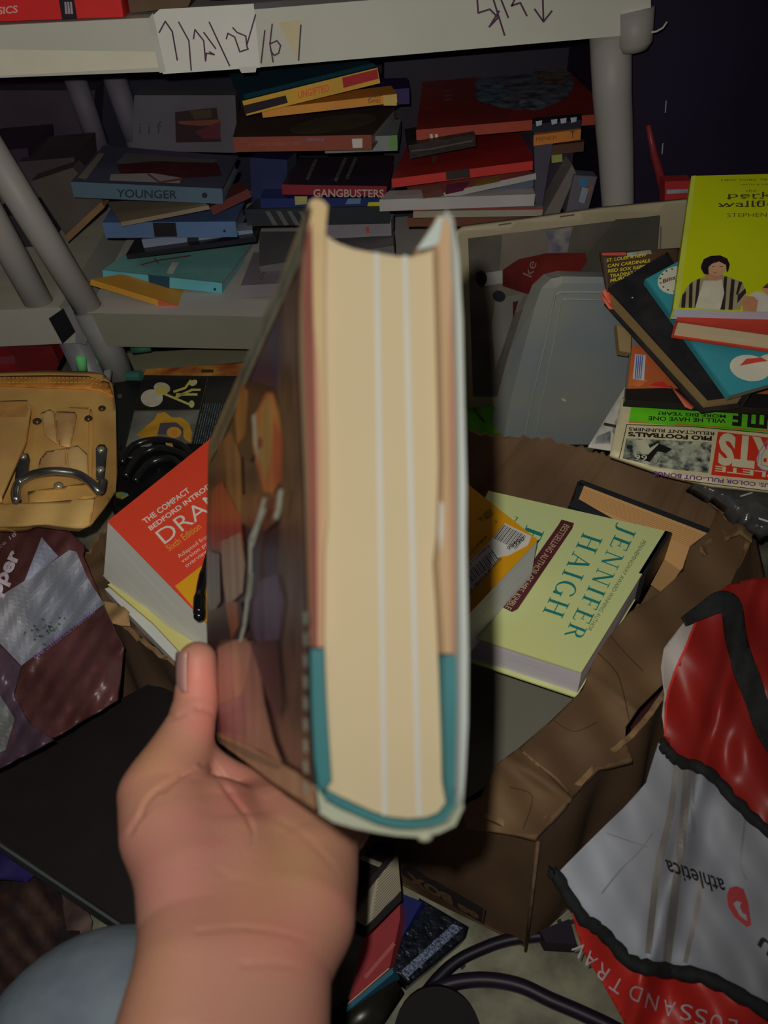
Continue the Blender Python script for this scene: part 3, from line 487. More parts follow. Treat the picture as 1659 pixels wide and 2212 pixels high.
def prs(m,s):
    cr=(150,142,112)
    fill(m,s,[(1366,860),(1800,880),(1800,945),(1358,912)],M((70,140,20),.55,.45,.2,25,rgb2=(56,118,22)),18,.0005)
    bk=M((22,20,16),.55); pu=M((70,36,84),.55)
    m.text(s,'WILL HE HAVE ONE',(1568,905),(1401,899),(-.5,8.5),bk,.02); m.text(s,'MORE BIG YEAR?',(1568,896),(1422,889),(-.5,7),bk,.02)
    m.text(s,'MANTLE',(1742,902),(1583,886),(-2,31),bk,.05)
    m.line(s,[(1358,912),(1500,918),(1700,934)],2,M((176,80,40),.55),.001)
    m.line(s,[(1354,917),(1500,922),(1660,936)],1.6,bk,.001); m.line(s,[(1354,917),(1340,980),(1337,990)],1.6,bk,.001); m.line(s,[(1480,1038),(1560,1048),(1660,1060)],1.6,bk,.001)
    m.text(s,'RELUCTANT RUNNERS',(1543,933),(1358,923),(-.4,7),bk,.02); m.text(s,"PRO FOOTBALL'S",(1538,943),(1357,933),(-.5,8.5),bk,.05)
    fill(m,s,[(1353,946),(1538,956),(1530,1022),(1425,1010),(1345,990)],M((120,122,104),.55,.5,.9,130,rgb2=(20,26,22)),12,.0006)
    fill(m,s,[(1374,950),(1395,948),(1404,968),(1420,958),(1430,960),(1416,975),(1404,982),(1386,980),(1376,966)],M((130,128,104),.55,.5,.2,60),30,.0010); fill(m,s,[(1470,975),(1498,955),(1518,955),(1505,970),(1480,985)],M((130,130,108),.55,.5,.3,60),30,.0010)
    fill(m,s,[(1424,958),(1452,970),(1440,978),(1420,975),(1404,998),(1384,992),(1374,980),(1398,984)],M((12,14,12),.55),30,.0011)
    m.text(s,'66',(1398,984),(1371,982),(-1,11),M((140,138,112),.55),.0,.0014); m.text(s,'78',(1428,994),(1412,992),(-1,8),M((130,128,106),.55),.0,.0014)
    fill(m,s,[(1551,932),(1800,962),(1800,1050),(1536,1026)],M((186,48,28),.55,.45,.1,20),18,.0007); w_=M(cr,.55)
    m.text(s,'SPORTS',(1806,968),(1554,939),(-5,60),w_,.05,.0012); m.text(s,'COMPLETE',(1808,1037),(1545,1006),(-1,11.5),w_,.02,.0012)
    m.line(s,[(1659,950),(1640,975),(1636,1005),(1650,1018),(1659,1016)],2,M((90,90,130),.55),.0016); m.line(s,[(1659,960),(1645,985),(1644,1004),(1659,1008)],1.5,M((90,90,130),.55),.0016)
    m.text(s,'PLUS: COLOR PULL-OUT BONUS',(1682,1047),(1412,1018),(-1,8.5),pu,.02,.0010)
sheet('magazine','old sports magazine with green band lying upside down at right, bottom of the pile','magazine',R0,[(1345,858),(1800,870),(1800,1075),(1659,1058),(1540,1046),(1440,1022),(1318,980)],.006,(150,140,108),prints=prs,g=lambda x,y:.002*math.sin(x/70))
# paperback with orange face
R1=P3((1360,740,.775),(1659,790,.765),(1350,860,.735))
b=bookH('book','black-edged paperback with an orange face and white sticker under the black book',R1,[(1352,862),(1800,890),(1800,770),(1366,745)],.010,(18,16,14),(120,110,90),.55,top=(132,66,34),tb=.0008,over=0)
t=b.top; b.cov.pp(t,[(1351,840),(1434,838),(1800,860),(1800,890),(1350,862)],M((18,15,14),.55),.0006); b.cov.pp(t,[(1372,765),(1395,767),(1391,822),(1367,818)],M((140,140,140),.55),.0008)
for i in range(4): b.cov.line(t,[(1376+i*4,768),(1372+i*4,818)],2,M((52,60,110),.55,.5,.4,300),.001)
b.cov.pp(t,[(1402,832),(1416,826),(1432,824),(1450,838)],M((150,30,26),.55),.0008); b.cov.pp(t,[(1368,800),(1400,822),(1380,836),(1356,832)],M((160,88,44),.55,.6,.3,40),.0007); b.done()
# magazine with yellow lettering
def pry(m,s):
    y=M((176,160,26),.55); 
    fill(m,s,[(1300,546),(1352,545),(1352,552),(1301,552)],M((130,50,44),.55),20,.0006); fill(m,s,[(1354,546),(1405,540),(1408,548),(1354,556)],M((110,110,100),.55,.5,.5,90),20,.0006)
    for i,(tx,x0,x1,yy) in enumerate([('ST. LOUIS: A NEW',1310,1396,564),('CAN CARDINALS',1312,1404,576),('RED SOX REPEAT?',1313,1412,587),('TRADING LOU',1317,1392,598),('MURCER',1318,1368,608)]): m.text(s,tx,(x0,yy+2),(x1,yy-10),(1,-7),y,.02,.001)
sheet('magazine','black magazine with yellow capitals tucked behind the black hardback','magazine',P3((1298,545,.755),(1500,540,.755),(1312,610,.755)),[(1297,545),(1470,535),(1490,640),(1312,630),(1308,612)],.004,(34,28,24),prints=pry,c2=(52,34,22))
# pink-orange papers
for i,q_ in enumerate([[(1299,628),(1312,622),(1324,640),(1318,660)],[(1296,638),(1306,636),(1326,668),(1316,668)]]):
    sheet('paper_slip',['upper salmon paper slip poking out left of the black hardback','lower salmon paper slip poking out left of the black hardback'][i],'paper slip',P3((1299,628,.757+.003*i),(1324,628,.757+.003*i),(1318,668,.757+.003*i)),q_,.0008,(190,84,56))
sheet('paper_slip','salmon paper corner hanging below the black hardback near the green band','paper slip',P3((1440,830,.742),(1520,830,.742),(1500,885,.725)),[(1448,832),(1500,878),(1494,884),(1480,878)],.0008,(180,90,66))
b=bookH('book','small tan-edged book end wedged under the black hardback',P3((1330,690,.772),(1362,690,.772),(1340,760,.765)),[(1332,700),(1364,715),(1362,762),(1338,758)],.01,(120,100,66),(120,98,60),.5,over=0,tb=.0006); b.done()
# thick black hardback with tan pages
pb=P3((1312,640,.742),(1480,560,.742),(1520,885,.690))
T=[pb.hit(1620,850),pb.hit(1440,545),pb.hit(1313,622),pb.hit(1530,862)]
b=Book('book','thick worn black hardback with brown page edges lying aslant in the right pile','book',T,-pb.n*.030,M((24,22,22),.55,.6,.4,50,rgb2=(14,13,14)),PG((112,92,58),.55),.003,.004)
b.cov.ell(b.top,(1366,643),2,1.5,M((120,120,120),.55),0,.0006,8); b.done()
# teal comic
pt=P3((1395,600,.728),(1500,560,.728),(1580,855,.668)); te=(36,98,103)
b=bookH('comic_book','teal comic album with a white round badge, lying between black book and green paperback',pt,[(1575,855),(1394,603),(1470,562),(1800,790)],.007,te,(90,80,60),.55,cat='comic album',tb=.001,over=0,spine=True)
wh=M((160,158,138),.55); b.cov.ell(b.top,(1462,605),42,30,wh,-12,.0006); b.cov.ell(b.top,(1462,605),34,23,M((150,148,128),.55),-12,.0007)
for i in range(9):
    a=math.radians(100+i*22); b.cov.ell(b.top,(1462+36*math.cos(a),605+25*math.sin(a)),2.6,1.6,M((40,32,28),.55),0,.0009,6)
b.cov.text(b.top,'Biltz',(1432,612),(1460,602),(0,-8),M((90,22,20),.55),.03,.001)
b.cov.ell(b.top,(1620,795),44,28,wh,10,.0006,24); b.cov.ell(b.top,(1660,785),24,20,wh,0,.0007); b.cov.pp(b.top,[(1598,790),(1612,775),(1645,772),(1659,780),(1640,782)],M((140,44,32),.55),.0009)
b.done()
# red hardback
pr_=P3((1450,745,.660),(1659,775,.640),(1459,690,.672))
b=bookH('book','red hardback with cream page edges directly below the lime green paperback',pr_,[(1800,700),(1470,655),(1461,692),(1800,740)],.024,(132,40,26),(170,150,116),.62,tb=.0022,over=.002)
b.done()
# lime green paperback
pk=P3((1455,668,.665),(1659,672,.650),(1495,378,.735))
b=bookH('book','lime green paperback with two young men on its cover, topmost of the right pile',pk,[(1455,668),(1495,380),(1800,372),(1800,676)],.013,(140,146,10),(140,142,148),.60,tb=.0005,over=0,var=.08,rough=.3)
b.cov.pp(b.top,[(1455,668),(1495,380),(1503,379),(1466,668)],M((170,176,60),.6),.0003)
d=M((60,58,22),.6); b.cov.text(b.top,'NEW YORK TIMES BESTSELLER',(1558,391),(1760,389),(0,-4),d,0,.0006); b.cov.text(b.top,'WITH A NEW FOREWORD',(1600,400),(1740,399),(0,-2.6),d)
b.cov.text(b.top,'the',(1611,415),(1634,414),(0,-6),d,-.01); k_=M((52,46,24),.6)
for st,a_,b_,hh in(('perks of',(1573,427),(1748,425),-11.5),('wallflower',(1551,447),(1764,444),-12.5)):
    b.cov.text(b.top,st,a_,b_,(0,hh),k_,.0)
for x_ in(1574,1606,1630,1645): b.cov.pp(b.top,[(x_-4,427),(x_+5,427),(x_+5,429),(x_-4,429)],k_,.0007)
for x_ in(1556,1572,1600,1613,1627,1642): b.cov.pp(b.top,[(x_-4,445),(x_+5,445),(x_+5,447),(x_-4,447)],k_,.0007)
b.cov.text(b.top,'STEPHEN CHBOSKY',(1571,469),(1762,467),(0,-8.5),d,-.008)
def bp(pts,c,off=.0008,var=.15): b.cov.pp(b.top,[(1240+x*.2526,360+y*.2526) for x,y in pts],M(c,.6,.5,var,60),off)
bp([(890,1205),(930,1080),(1000,985),(1110,945),(1290,930),(1440,985),(1475,1080),(1420,1225)],(118,108,76),.0008)
for q_ in ([(925,1100),(960,1060),(950,1207),(915,1207)],[(985,1010),(1015,985),(1010,1207),(980,1207)],[(1050,965),(1080,955),(1065,1100),(1040,1207),(1030,1207)],[(1285,940),(1310,940),(1290,1224),(1250,1222)],[(1345,960),(1375,968),(1355,1224),(1320,1224)],[(1410,980),(1440,990),(1400,1100),(1385,1090)],[(1400,1100),(1465,1040),(1472,1075),(1395,1170)]): bp(q_,(34,28,30),.0011)
bp([(1110,975),(1265,965),(1285,1080),(1250,1222),(1035,1210),(1070,1090)],(158,152,128),.0014)
bp([(1120,900),(1265,890),(1275,950),(1230,975),(1160,975),(1115,960)],(140,100,72),.0015)
bp([(1140,835),(1200,815),(1270,812),(1308,840),(1300,880),(1262,925),(1215,935),(1175,925),(1145,890)],(168,128,96),.0017)
bp([(1088,840),(1110,790),(1170,762),(1250,758),(1310,785),(1332,835),(1320,890),(1305,905),(1300,840),(1240,810),(1180,830),(1150,860),(1150,925),(1110,915),(1085,870)],(26,16,20),.0020,.3)
bp([(1178,852),(1205,848),(1205,854),(1180,858)],(60,36,26),.0021); bp([(1245,850),(1272,852),(1270,858),(1246,856)],(60,36,26),.0021); bp([(1190,905),(1220,902),(1218,910),(1194,912)],(130,60,50),.0021); bp([(1216,860),(1226,890),(1212,890)],(140,98,70),.0021)
bp([(1445,1235),(1436,1160),(1460,1110),(1530,1100),(1575,1140),(1578,1240)],(140,96,66),.0012); bp([(1490,1105),(1560,1062),(1680,1100),(1720,1240),(1560,1240),(1575,1150),(1540,1112)],(160,154,136),.0014); bp([(1600,1040),(1640,1015),(1760,1010),(1760,1110),(1650,1100)],(150,108,80),.0016); bp([(1610,1035),(1650,1000),(1760,990),(1760,1030),(1650,1040)],(70,44,26),.0018)
b.done()

# ================================================================ LEFT SIDE, BEHIND THE BOX
cb=MB(); cbp=P3((258,760,1.12),(520,748,1.12),(240,820,1.03)); c_=M((116,112,86),.38,.7,.08,10)
cb.slab([cbp.hit(*p) for p in((232,822),(258,764),(640,742),(640,800))],(0,0,-.03),c_); tag(cb.build('carton'),'flat cream carton under the front edge of the lower shelf','carton')
dp=P3((318,800,1.00),(560,780,1.00),(275,960,.85))
b=bookH('book','glossy black art book with photographs of yellow shapes, behind the cardboard box',dp,[(262,985),(316,798),(700,770),(700,1000)],.012,(24,24,22),(80,76,60),.45,tb=.001,over=0,rough=.3)
t=b.top; b.cov.pp(t,[(310,810),(316,797),(530,784),(522,812),(440,812)],M((128,88,34),.45,.5,.5,30,rgb2=(90,44,22)),.0006); b.cov.pp(t,[(436,798),(462,798),(461,805),(434,805)],M((40,30,16),.45),.0008)
b.cov.pp(t,[(306,820),(446,818),(438,885),(292,886)],M((14,14,12),.45),.0005); b.cov.pp(t,[(290,889),(432,886),(412,965),(272,965)],M((84,84,72),.45,.5,.4,12,rgb2=(46,46,44)),.0006)
b.cov.ell(t,(328,860),24,19,M((140,134,114),.45,.5,.2,50),0,.0008); b.cov.ell(t,(350,838),18,12,M((122,120,108),.45,.5,.3,50),10,.0007); b.cov.ell(t,(350,843),14,11,M((128,116,58),.45),0,.0010); 
for q_ in([(358,852),(415,876)],[(380,858),(415,842),(432,842)],[(376,846),(400,838),(412,822)],[(382,852),(425,852)]): b.cov.line(t,q_,5,M((140,132,64),.45),.0009)
b.cov.ell(t,(418,827),9,6,M((146,138,90),.45),-30,.001); b.cov.ell(t,(414,873),6,8,M((146,138,80),.45),0,.001)
b.cov.pp(t,[(294,940),(312,924),(334,905),(340,893),(356,890),(372,902),(392,902),(408,914),(415,935),(412,956),(400,950),(384,918),(350,922),(338,944),(310,948)],M((172,128,34),.45,.5,.3,30),.0009)
b.cov.pp(t,[(346,914),(380,912),(396,925),(396,940),(340,938)],M((50,44,48),.45),.0010); b.cov.ell(t,(376,934),16,12,M((190,140,44),.45),0,.0012); b.cov.ell(t,(376,936),8,7,M((140,90,40),.45),0,.0014)
for i in range(14): b.cov.line(t,[(440+i*5,872),(418+i*5,965)],1.4,M((70,84,84),.45,.5,.8,200),.0006)
b.cov.line(t,[(448,818),(412,965)],1.2,M((60,50,40),.45),.0009); b.cov.line(t,[(292,887),(436,885)],1.2,M((60,50,40),.45),.0009); b.done()
b=bookH('book','narrow black book edge left of the art book, with a faint ring emblem',P3((246,820,1.01),(318,815,1.01),(250,960,.86)),[(252,1000),(246,822),(306,818),(268,1000)],.012,(20,22,20),(60,56,50),.4,tb=.001,over=0); b.cov.ell(b.top,(259,856),5,5,M((56,52,40),.42),0,.0006); b.done()
def plug(a,c,label):
    m=MB(); A,C_=VY(.90).hit(*a),VY(.90).hit(*c); m.tube([A,A+(C_-A)*.9,C_],[.0072,.0072,.0055],M((82,150,90),.40,.8,.15,60)); tag(m.build('ear_plug',smooth=True),label,'ear plug')
plug((240,766),(212,780),'green foam ear plug lying tilted, right one under the shelf edge'); plug((178,800),(174,768),'green foam ear plug standing upright, left one under the shelf edge')
m=MB(); plug_c=VY(.93); m.tube([plug_c.hit(285,756),plug_c.hit(325,750)],.006,M((40,84,60),.35)); tag(m.build('ear_plug',smooth=True),'dark shaded green foam plug beneath the white shelf edge','ear plug')
m=MB(); m.slab([VY(.9).hit(*p) for p in((-60,745),(112,747),(128,785),(118,810),(-60,812))],(0,.05,0),M((118,18,18),.38,.4,.4,14,rgb2=(70,14,16))); m.pp(VY(.9),[(0,772),(30,768),(34,785),(0,788)],M((80,30,34),.38),.0008); tag(m.build('pouch',bevel=.003),'shiny red soft pouch lying under the left shelf','pouch')
m=MB(); m.slab([P3((222,800,.92),(240,800,.92),(222,815,.9)).hit(*p) for p in((226,800),(240,797),(236,818),(222,812))],(0,0,-.004),M((120,124,116),.4)); tag(m.build('wrapper_scrap'),'small white wrapper scrap beside the ear plugs','wrapper'); m=MB(); m.tube([W(276,812,.99),W(306,812,.985)],.007,M((36,70,60),.4)); tag(m.build('ear_plug'),'dark teal plug lying at the top left of the art book','ear plug')
# black cable bag
m=MB(); bs=Surf(P3((250,960,.86),(480,950,.84),(300,1110,.76)),lambda x,y:.012*math.sin((x-240)/70)*math.sin((y-930)/60))
fill(m,bs,[(248,985),(262,960),(300,946),(340,944),(400,958),(470,960),(470,1010),(330,1090),(240,1100)],M((10,10,10),.55,.35,.3,20),12); cab=empty('cable_coil',bs.hit(340,1000),'coiled black cable and bag between the tool pouch and the box','cable')
o=solid(m.build('bag',cab),.02)
for q_ in([(262,1000),(290,962),(340,950),(392,962),(425,1000)],[(270,1030),(300,985),(345,968),(400,985),(420,1020)],[(290,1040),(325,1000),(372,992),(400,1020)]):
    m=MB(); m.tube([bs.hit(x,y,.006) for x,y in smooth_path(q_)],.0042,M((14,14,14),.55,.25,spec=.7),8); m.build('cable',cab,True)
m=MB(); m.slab([bs.hit(x,y,.010) for x,y in((357,956),(372,958),(374,964),(360,964))],(0,0,-.002),M((150,120,60),.5)); m.build('cable_tag',cab)
m=MB(); pl_=P3((248,1062,.75),(275,1062,.75),(250,1075,.74)); m.slab([pl_.hit(*p) for p in((249,1064),(262,1062),(276,1066),(262,1074),(250,1070))],(0,0,-.003),M((110,110,50),.5)); m.pp(pl_,[(264,1063),(276,1066),(270,1072)],M((60,120,110),.5)); tag(m.build('wrapper_scrap'),'tiny yellow and green scrap at the left rim of the cardboard box','wrapper')

# ---- leather tool pouch
lb=P3((0,800,.86),(240,800,.84),(100,1140,.665)); L1=(136,106,56); lea=M(L1,.245,.6,.3,9,.35,rgb2=(104,76,38))
def gb(x,y):
    d=max(0,(x-190)/60.); d2=max(0,(y-1070)/70.); return .016*math.sin(min(1,max(0,x+60)/300)*math.pi)-.02*d*d-.01*d2*d2+.004*math.sin(x/19+y/37)*max(0,(y-850)/300)
ls=Surf(lb,gb); tb0=empty('tool_pouch',ls.hit(120,1140,-.03),'tan leather tool pouch with riveted pockets and steel hammer loop, at left','tool pouch')
m=MB(); fill(m,ls,[(-80,812),(0,804),(100,800),(190,802),(225,808),(244,830),(250,880),(252,960),(254,1020),(250,1062),(225,1100),(196,1136),(182,1141),(150,1134),(60,1132),(0,1142),(-80,1150)],lea,10); solid(m.build('pouch_body',tb0),.012)
m=MB(); bd=M((136,92,36),.29,.55,.3,40,.3,rgb2=(108,66,26)); fill(m,ls,[(-80,818),(0,812),(110,810),(190,812),(236,826),(244,850),(246,858),(215,842),(180,838),(100,836),(0,832),(-80,836)],bd,10,.003); solid(m.build('top_band',tb0),.002)
m=MB(); st=M((176,140,66),.37)
for yy in(816,826):
    for i in range(26): 
        x_=-10+i*9; y_=yy+(0 if x_<180 else (x_-180)**2/220.); m.line(ls,[(x_,y_),(x_+5,y_+.4)],2.6,st,.005)
for i in range(22): m.line(ls,[(196,905+i*6),(196,908+i*6)],2,st,.004)
for i in range(14): m.line(ls,[(150+i*3,880+i*.3),(152+i*3,880)],1.4,M((90,66,30),.58),.003)
m.build('stitching',tb0)
fl_=M((140,114,70),.29,.7,.25,20,.3,rgb2=(118,88,52))
for q_,g_ in (([(118,895),(124,888),(162,890),(166,900),(152,966),(128,962)],.012),([(88,892),(108,884),(116,890),(124,958),(96,940)],.010),([(142,968),(168,962),(188,980),(192,1028),(150,1022)],.008),([(100,975),(140,968),(146,1020),(80,1022),(86,992)],.008)):
    m=MB(); cx_=sum(p[0] for p in q_)/len(q_); cy_=sum(p[1] for p in q_)/len(q_)
    s_=Surf(lb,lambda x,y,cx_=cx_,cy_=cy_,g_=g_: gb(x,y)+g_*max(0,1-((x-cx_)/30)**2-((y-cy_)/60)**2)+.002); fill(m,s_,q_,fl_,6); solid(m.build('tool_loop',tb0),.002)
m=MB(); s_=Surf(lb,lambda x,y: gb(x,y)+.004); fill(m,s_,[(60,1062),(208,1040),(216,1068),(190,1078),(60,1092)],M((138,104,52),.29,.6,.3,20,.3),10); solid(m.build('lower_strip',tb0),.003)
m=MB(); s_=Surf(lb,lambda x,y: gb(x,y)+.007); fill(m,s_,[(-60,1092),(100,1084),(205,1076),(196,1134),(182,1140),(100,1132),(-60,1140)],M((142,116,66),.29,.65,.3,14,.3,rgb2=(110,84,44)),10); solid(m.build('bottom_fold',tb0),.006)
m=MB(); s_=Surf(lb,lambda x,y: gb(x,y)+.003); fill(m,s_,[(196,882),(202,900),(198,1030),(192,1036),(190,900)],M((150,112,56),.29),10); solid(m.build('seam_welt',tb0),.0025)
steel=M((120,120,112),.5,.28,.15,40,metal=.9); 
m=MB(); s_=Surf(lb,lambda x,y: gb(x,y)+.006); fill(m,s_,[(207,968),(214,960),(226,960),(232,970),(226,1032),(208,1034)],M((90,92,88),.5,.4,.3,30,metal=.7),10); solid(m.build('metal_plate',tb0),.002)
m=MB(); fill(m,s_,[(36,984),(46,978),(60,980),(63,990),(56,1040),(32,1038)],M((62,62,58),.5,.5,.3,30,metal=.5),10); solid(m.build('metal_plate',tb0),.002)
m=MB(); m.tube([s_.hit(x,y,.004+.006*math.sin(min(1,max(0,(x-30)/190))*3.1)) for x,y in smooth_path([(36,1082),(34,1062),(44,1040),(75,1024),(120,1018),(165,1024),(195,1042),(216,1062),(222,1040)])],.0042,steel,12); m.build('hammer_loop',tb0,True)
for x_,y_,r_ in((218,971,.0042),(217,1014,.0042),(80,910,.0045),(191,904,.0042),(220,882,.0040),(126,1049,.0045),(50,986,.0038)):
    m=MB(); m.ball(s_.hit(x_,y_,.0005),r_,M((70,58,44) if x_ in(80,191,220) else (140,132,110),.5,.3,metal=.6),1,1,.7,12); m.build('rivet',tb0,True)
m=MB(); s_=Surf(lb,lambda x,y: gb(x,y)+.030-.0002*max(0,x)); fill(m,s_,[(-80,868),(0,866),(58,864),(66,880),(56,950),(30,1010),(0,1078),(-80,1090)],M((144,116,66),.29,.6,.3,10,.3,rgb2=(120,90,50)),10); solid(m.build('front_pocket',tb0),.006)
m=MB(); fill(m,Surf(lb,lambda x,y: gb(x,y)+.033-.0002*max(0,x)),[(-80,870),(58,867),(62,884),(56,900),(-80,902)],M((130,94,48),.29,.6,.3,30,.3),10); m.build('pocket_band',tb0)

# ---- printed plastic bag
pf=P3((0,1150,.70),(240,1200,.70),(60,1600,.56)); 
def gf(x,y): return .006*math.sin(x/43+y/67)+.004*math.sin(x/17-y/29+1)+.002*math.sin(x/7+y/11)
fs=Surf(pf,gf); pb0=empty('plastic_bag',fs.hit(100,1400,-.03),'crumpled brown and white printed plastic bag left of the cardboard box','plastic bag')
br=M((58,32,30),.5,.34,.3,20,.08,spec=.4,rgb2=(74,44,42))
m=MB(); fill(m,fs,[(-80,1130),(140,1140),(185,1180),(180,1200),(228,1320),(268,1400),(256,1512),(120,1592),(-80,1640)],br,9); solid(m.build('film',pb0),.001)
m=MB(); wp=M((128,126,126),.5,.45,.18,8,.06,spec=.3,rgb2=(100,102,108)); fill(m,fs,[(-80,1350),(0,1288),(60,1250),(150,1188),(165,1192),(190,1250),(225,1305),(130,1375),(46,1438),(0,1390),(-80,1420)],wp,9,.0012)
fill(m,fs,[(50,1262),(90,1160),(96,1168),(126,1202)],M((104,106,116),.58,.3,.1),9,.0014)
gsp=M((56,66,58),.58,.6,.6,200)
for i in range(46): x_,y_=rng.normal(100,20),rng.normal(1362,12); x_,y_=x_+ (1362-y_)*.3,y_; m.ell(fs,(x_,y_),rng.uniform(1,4),rng.uniform(1,3),gsp,rng.uniform(0,90),.0018,7)
m.text(fs,'ONE ENTERPRISE PARKWAY',(76,1424),(208,1322),(-5,-9),M((84,74,104),.58),.02,.0030)
m.text(fs,'pper',(-2,1288),(44,1196),(-26,-12),M((140,130,132),.58),.04,.004); m.text(fs,'since 18',(-20,1200),(36,1156),(-4,-7),M((110,100,102),.58),0,.004); m.build('printed_panel',pb0)
m=MB(); fs2=Surf(P3((0,1400,.60),(60,1400,.60),(60,1600,.55)),lambda x,y:gf(x,y)); fill(m,fs2,[(-80,1390),(0,1392),(46,1440),(30,1500),(60,1560),(118,1598),(-80,1700)],M((64,48,56),.5,.34,.3,20,.08,spec=.4),9); fill(m,fs2,[(-80,1500),(0,1502),(32,1552),(12,1620),(-80,1660)],M((96,96,92),.5,.4,.3,20),9,.002); tag(solid(m.build('plastic_film'),.001),'loose purplish clear film folded at the far left edge, below the white panel','plastic film')
m=MB(); m.slab([P3((0,1640,.56),(80,1600,.56),(40,1660,.54)).hit(*p) for p in((4,1650),(14,1618),(80,1602),(60,1614))],(0,0,-.003),M((140,132,118),.58)); tag(m.build('paper_sheet'),'small white paper corner beside the black board at the left edge','paper')
# ---- black case, bottom left
m=MB(); q=[H(.125).hit(*p) for p in((-140,1722),(392,1440),(770,1730),(310,2022))]; m.slab(q,(0,0,-.012),M((17,14,13),.6,.5,.15,30),M((50,44,40),.55,.6,.3,30)); bc=empty('black_case',sum(q)/4-V((0,0,.03)),'big flat black case lying in the lower left, in front of the box','case')
m.build('lid',bc,bevel=.002)
m=MB(); q2=[p-V((0,0,.014)) for p in q]; c0=sum(q2)/4; m.slab([c0+(p-c0)*1.02 for p in q2],(0,0,-.03),M((56,62,60),.5,.6,.2,20)); m.build('body',bc,bevel=.003)
for i,(x_,y_) in enumerate(((130,1648),(236,1552),(150,1610))): pass
m=MB(); cs=Surf(H(.03),lambda x,y:.012*math.sin(x/37+y/61)+.008*math.sin(x/19-y/23)); fill(m,cs,[(-100,1860),(40,1880),(110,1900),(170,1990),(180,2080),(80,2150),(-100,2200)],M((50,32,24),.5,.8,.6,60,rgb2=(30,20,22)),14); tag(solid(m.build('cloth'),.004),'brown patterned cloth heap on the floor in the lower left corner','cloth')
m=MB(); cs=Surf(H(.07),lambda x,y:.01*math.sin(x/37+y/41)); fill(m,cs,[(-100,1790),(20,1770),(70,1800),(105,1865),(60,1905),(-100,1890)],M((24,14,62),.5,.8,.3,40),14); tag(solid(m.build('cloth'),.004),'deep blue cloth bunched beside the black case','cloth')
m=MB(); cs=Surf(H(.02),lambda x,y:.008*math.sin(x/27+y/31)); fill(m,cs,[(95,1870),(160,1900),(200,1990),(190,2060),(120,1990)],M((70,54,48),.5,.7,.4,60),14); tag(solid(m.build('paper_bag'),.003),'crumpled brownish paper between the cloth heap and the black case','paper bag')
m=MB(); cs=Surf(H(.05),lambda x,y:.008*math.sin(x/13.+y/71)); fill(m,cs,[(196,1330),(262,1360),(330,1425),(420,1470),(430,1560),(300,1600),(200,1560),(240,1480)],M((20,20,22),.5,.8,.3,30),14); m2=m  # dark sheet added so the gap beside the box reads dark
for i in range(4): ribbon(m,cs,[(262+i*9,1385+i*6),(250+i*9,1510)],4,M((62,70,74),.5),.002,20)
tag(solid(m.build('cloth'),.004),'dark grey-striped sheet added to fill the dark gap between plastic bag and box','cloth')
# ================================================================ CARDBOARD BOX
RZ=.18; hr=H(RZ)
kc=M((88,66,42),.5,.75,.18,9,.12,rgb2=(70,51,33)); kd=M((78,58,38),.5,.8,.2,9,.12,rgb2=(62,45,30)); ke=M((112,86,56),.5,.8,.4,120)
def wob(i,a=.003): return a*math.sin(i*1.7)+a*.6*math.sin(i*.63+1)
cbx=empty('cardboard_box',(.05,.45,0),'worn brown cardboard box full of books, standing on the concrete floor','box')
def wall(name,top,botfn,t,mats=kc,step=8,jag=.0025,seed=0):
    """top: rim pixels on the rim plane; botfn maps a rim point to its foot; t: thickness vector"""
    m=MB(); P=smooth_path([hr.hit(*p) for p in top],step); G=[[],[],[]]
    for i,p in enumerate(P):
        j=jag*(math.sin(i*2.3+seed)+.7*math.sin(i*5.1+seed)); b=botfn(p,i/(len(P)-1)); 
        for k in range(7):
            u=k/6.; q=p*(1-u)+b*u+V((0,0,j*(1-u)))+nrm(t)*.006*math.sin(u*3.1)*math.sin(i*.5+seed); G[0].append(q); G[1].append(q+V(t))
    n=len(P); A=[G[0][i*7:(i+1)*7] for i in range(n)]; B=[G[1][i*7:(i+1)*7] for i in range(n)]
    m.grid(A,mats); m.grid(B,mats); m.grid([[a[0] for a in A],[b[0] for b in B]],ke); m.grid([[a[-1] for a in A],[b[-1] for b in B]],ke); m.grid([A[0],B[0]],ke); m.grid([A[-1],B[-1]],ke)
    return m.build(name,cbx,True)
LF=hr.hit(142,1240); FF=hr.hit(1158,1806); RR=hr.hit(1622,1118); BB=hr.hit(560,880)
Fb=H(.004).hit(1134,2046); d_=H(.004).hit(870,1914)-Fb; Lb=Fb+nrm(d_)*np.linalg.norm(LF-FF)*.96; d2_=H(.004).hit(1216,1974)-Fb; Rb=Fb+nrm(d2_)*np.linalg.norm(RR-FF)*.9; Bb=BB*1.; Bb[2]=.004
wall('side_wall',[(142,1240),(196,1178),(245,1112),(330,1004),(392,962),(470,925),(560,880)],lambda p,u:Lb*(1-u)+Bb*u,(.003,-.003,0),seed=1)
wall('side_wall',[(560,880),(760,895),(1000,928),(1100,942),(1180,948),(1280,974),(1330,986),(1430,1012),(1500,1046),(1545,1070),(1590,1092),(1622,1118)],lambda p,u:Bb*(1-u)+Rb*u,(0,-.004,0),seed=2)
wall('side_wall',[(142,1240),(205,1300),(262,1352),(330,1408),(430,1470),(560,1545),(760,1640),(960,1740),(1158,1806)],lambda p,u:Lb*(1-u)+Fb*u,(.003,.003,0),kd,seed=3)
wall('side_wall',[(1622,1118),(1618,1180),(1560,1290),(1500,1400),(1440,1500),(1380,1580),(1290,1662),(1158,1806)],lambda p,u:Rb*(1-u)+Fb*u,(-.003,.003,0),kd,jag=.001,seed=4)
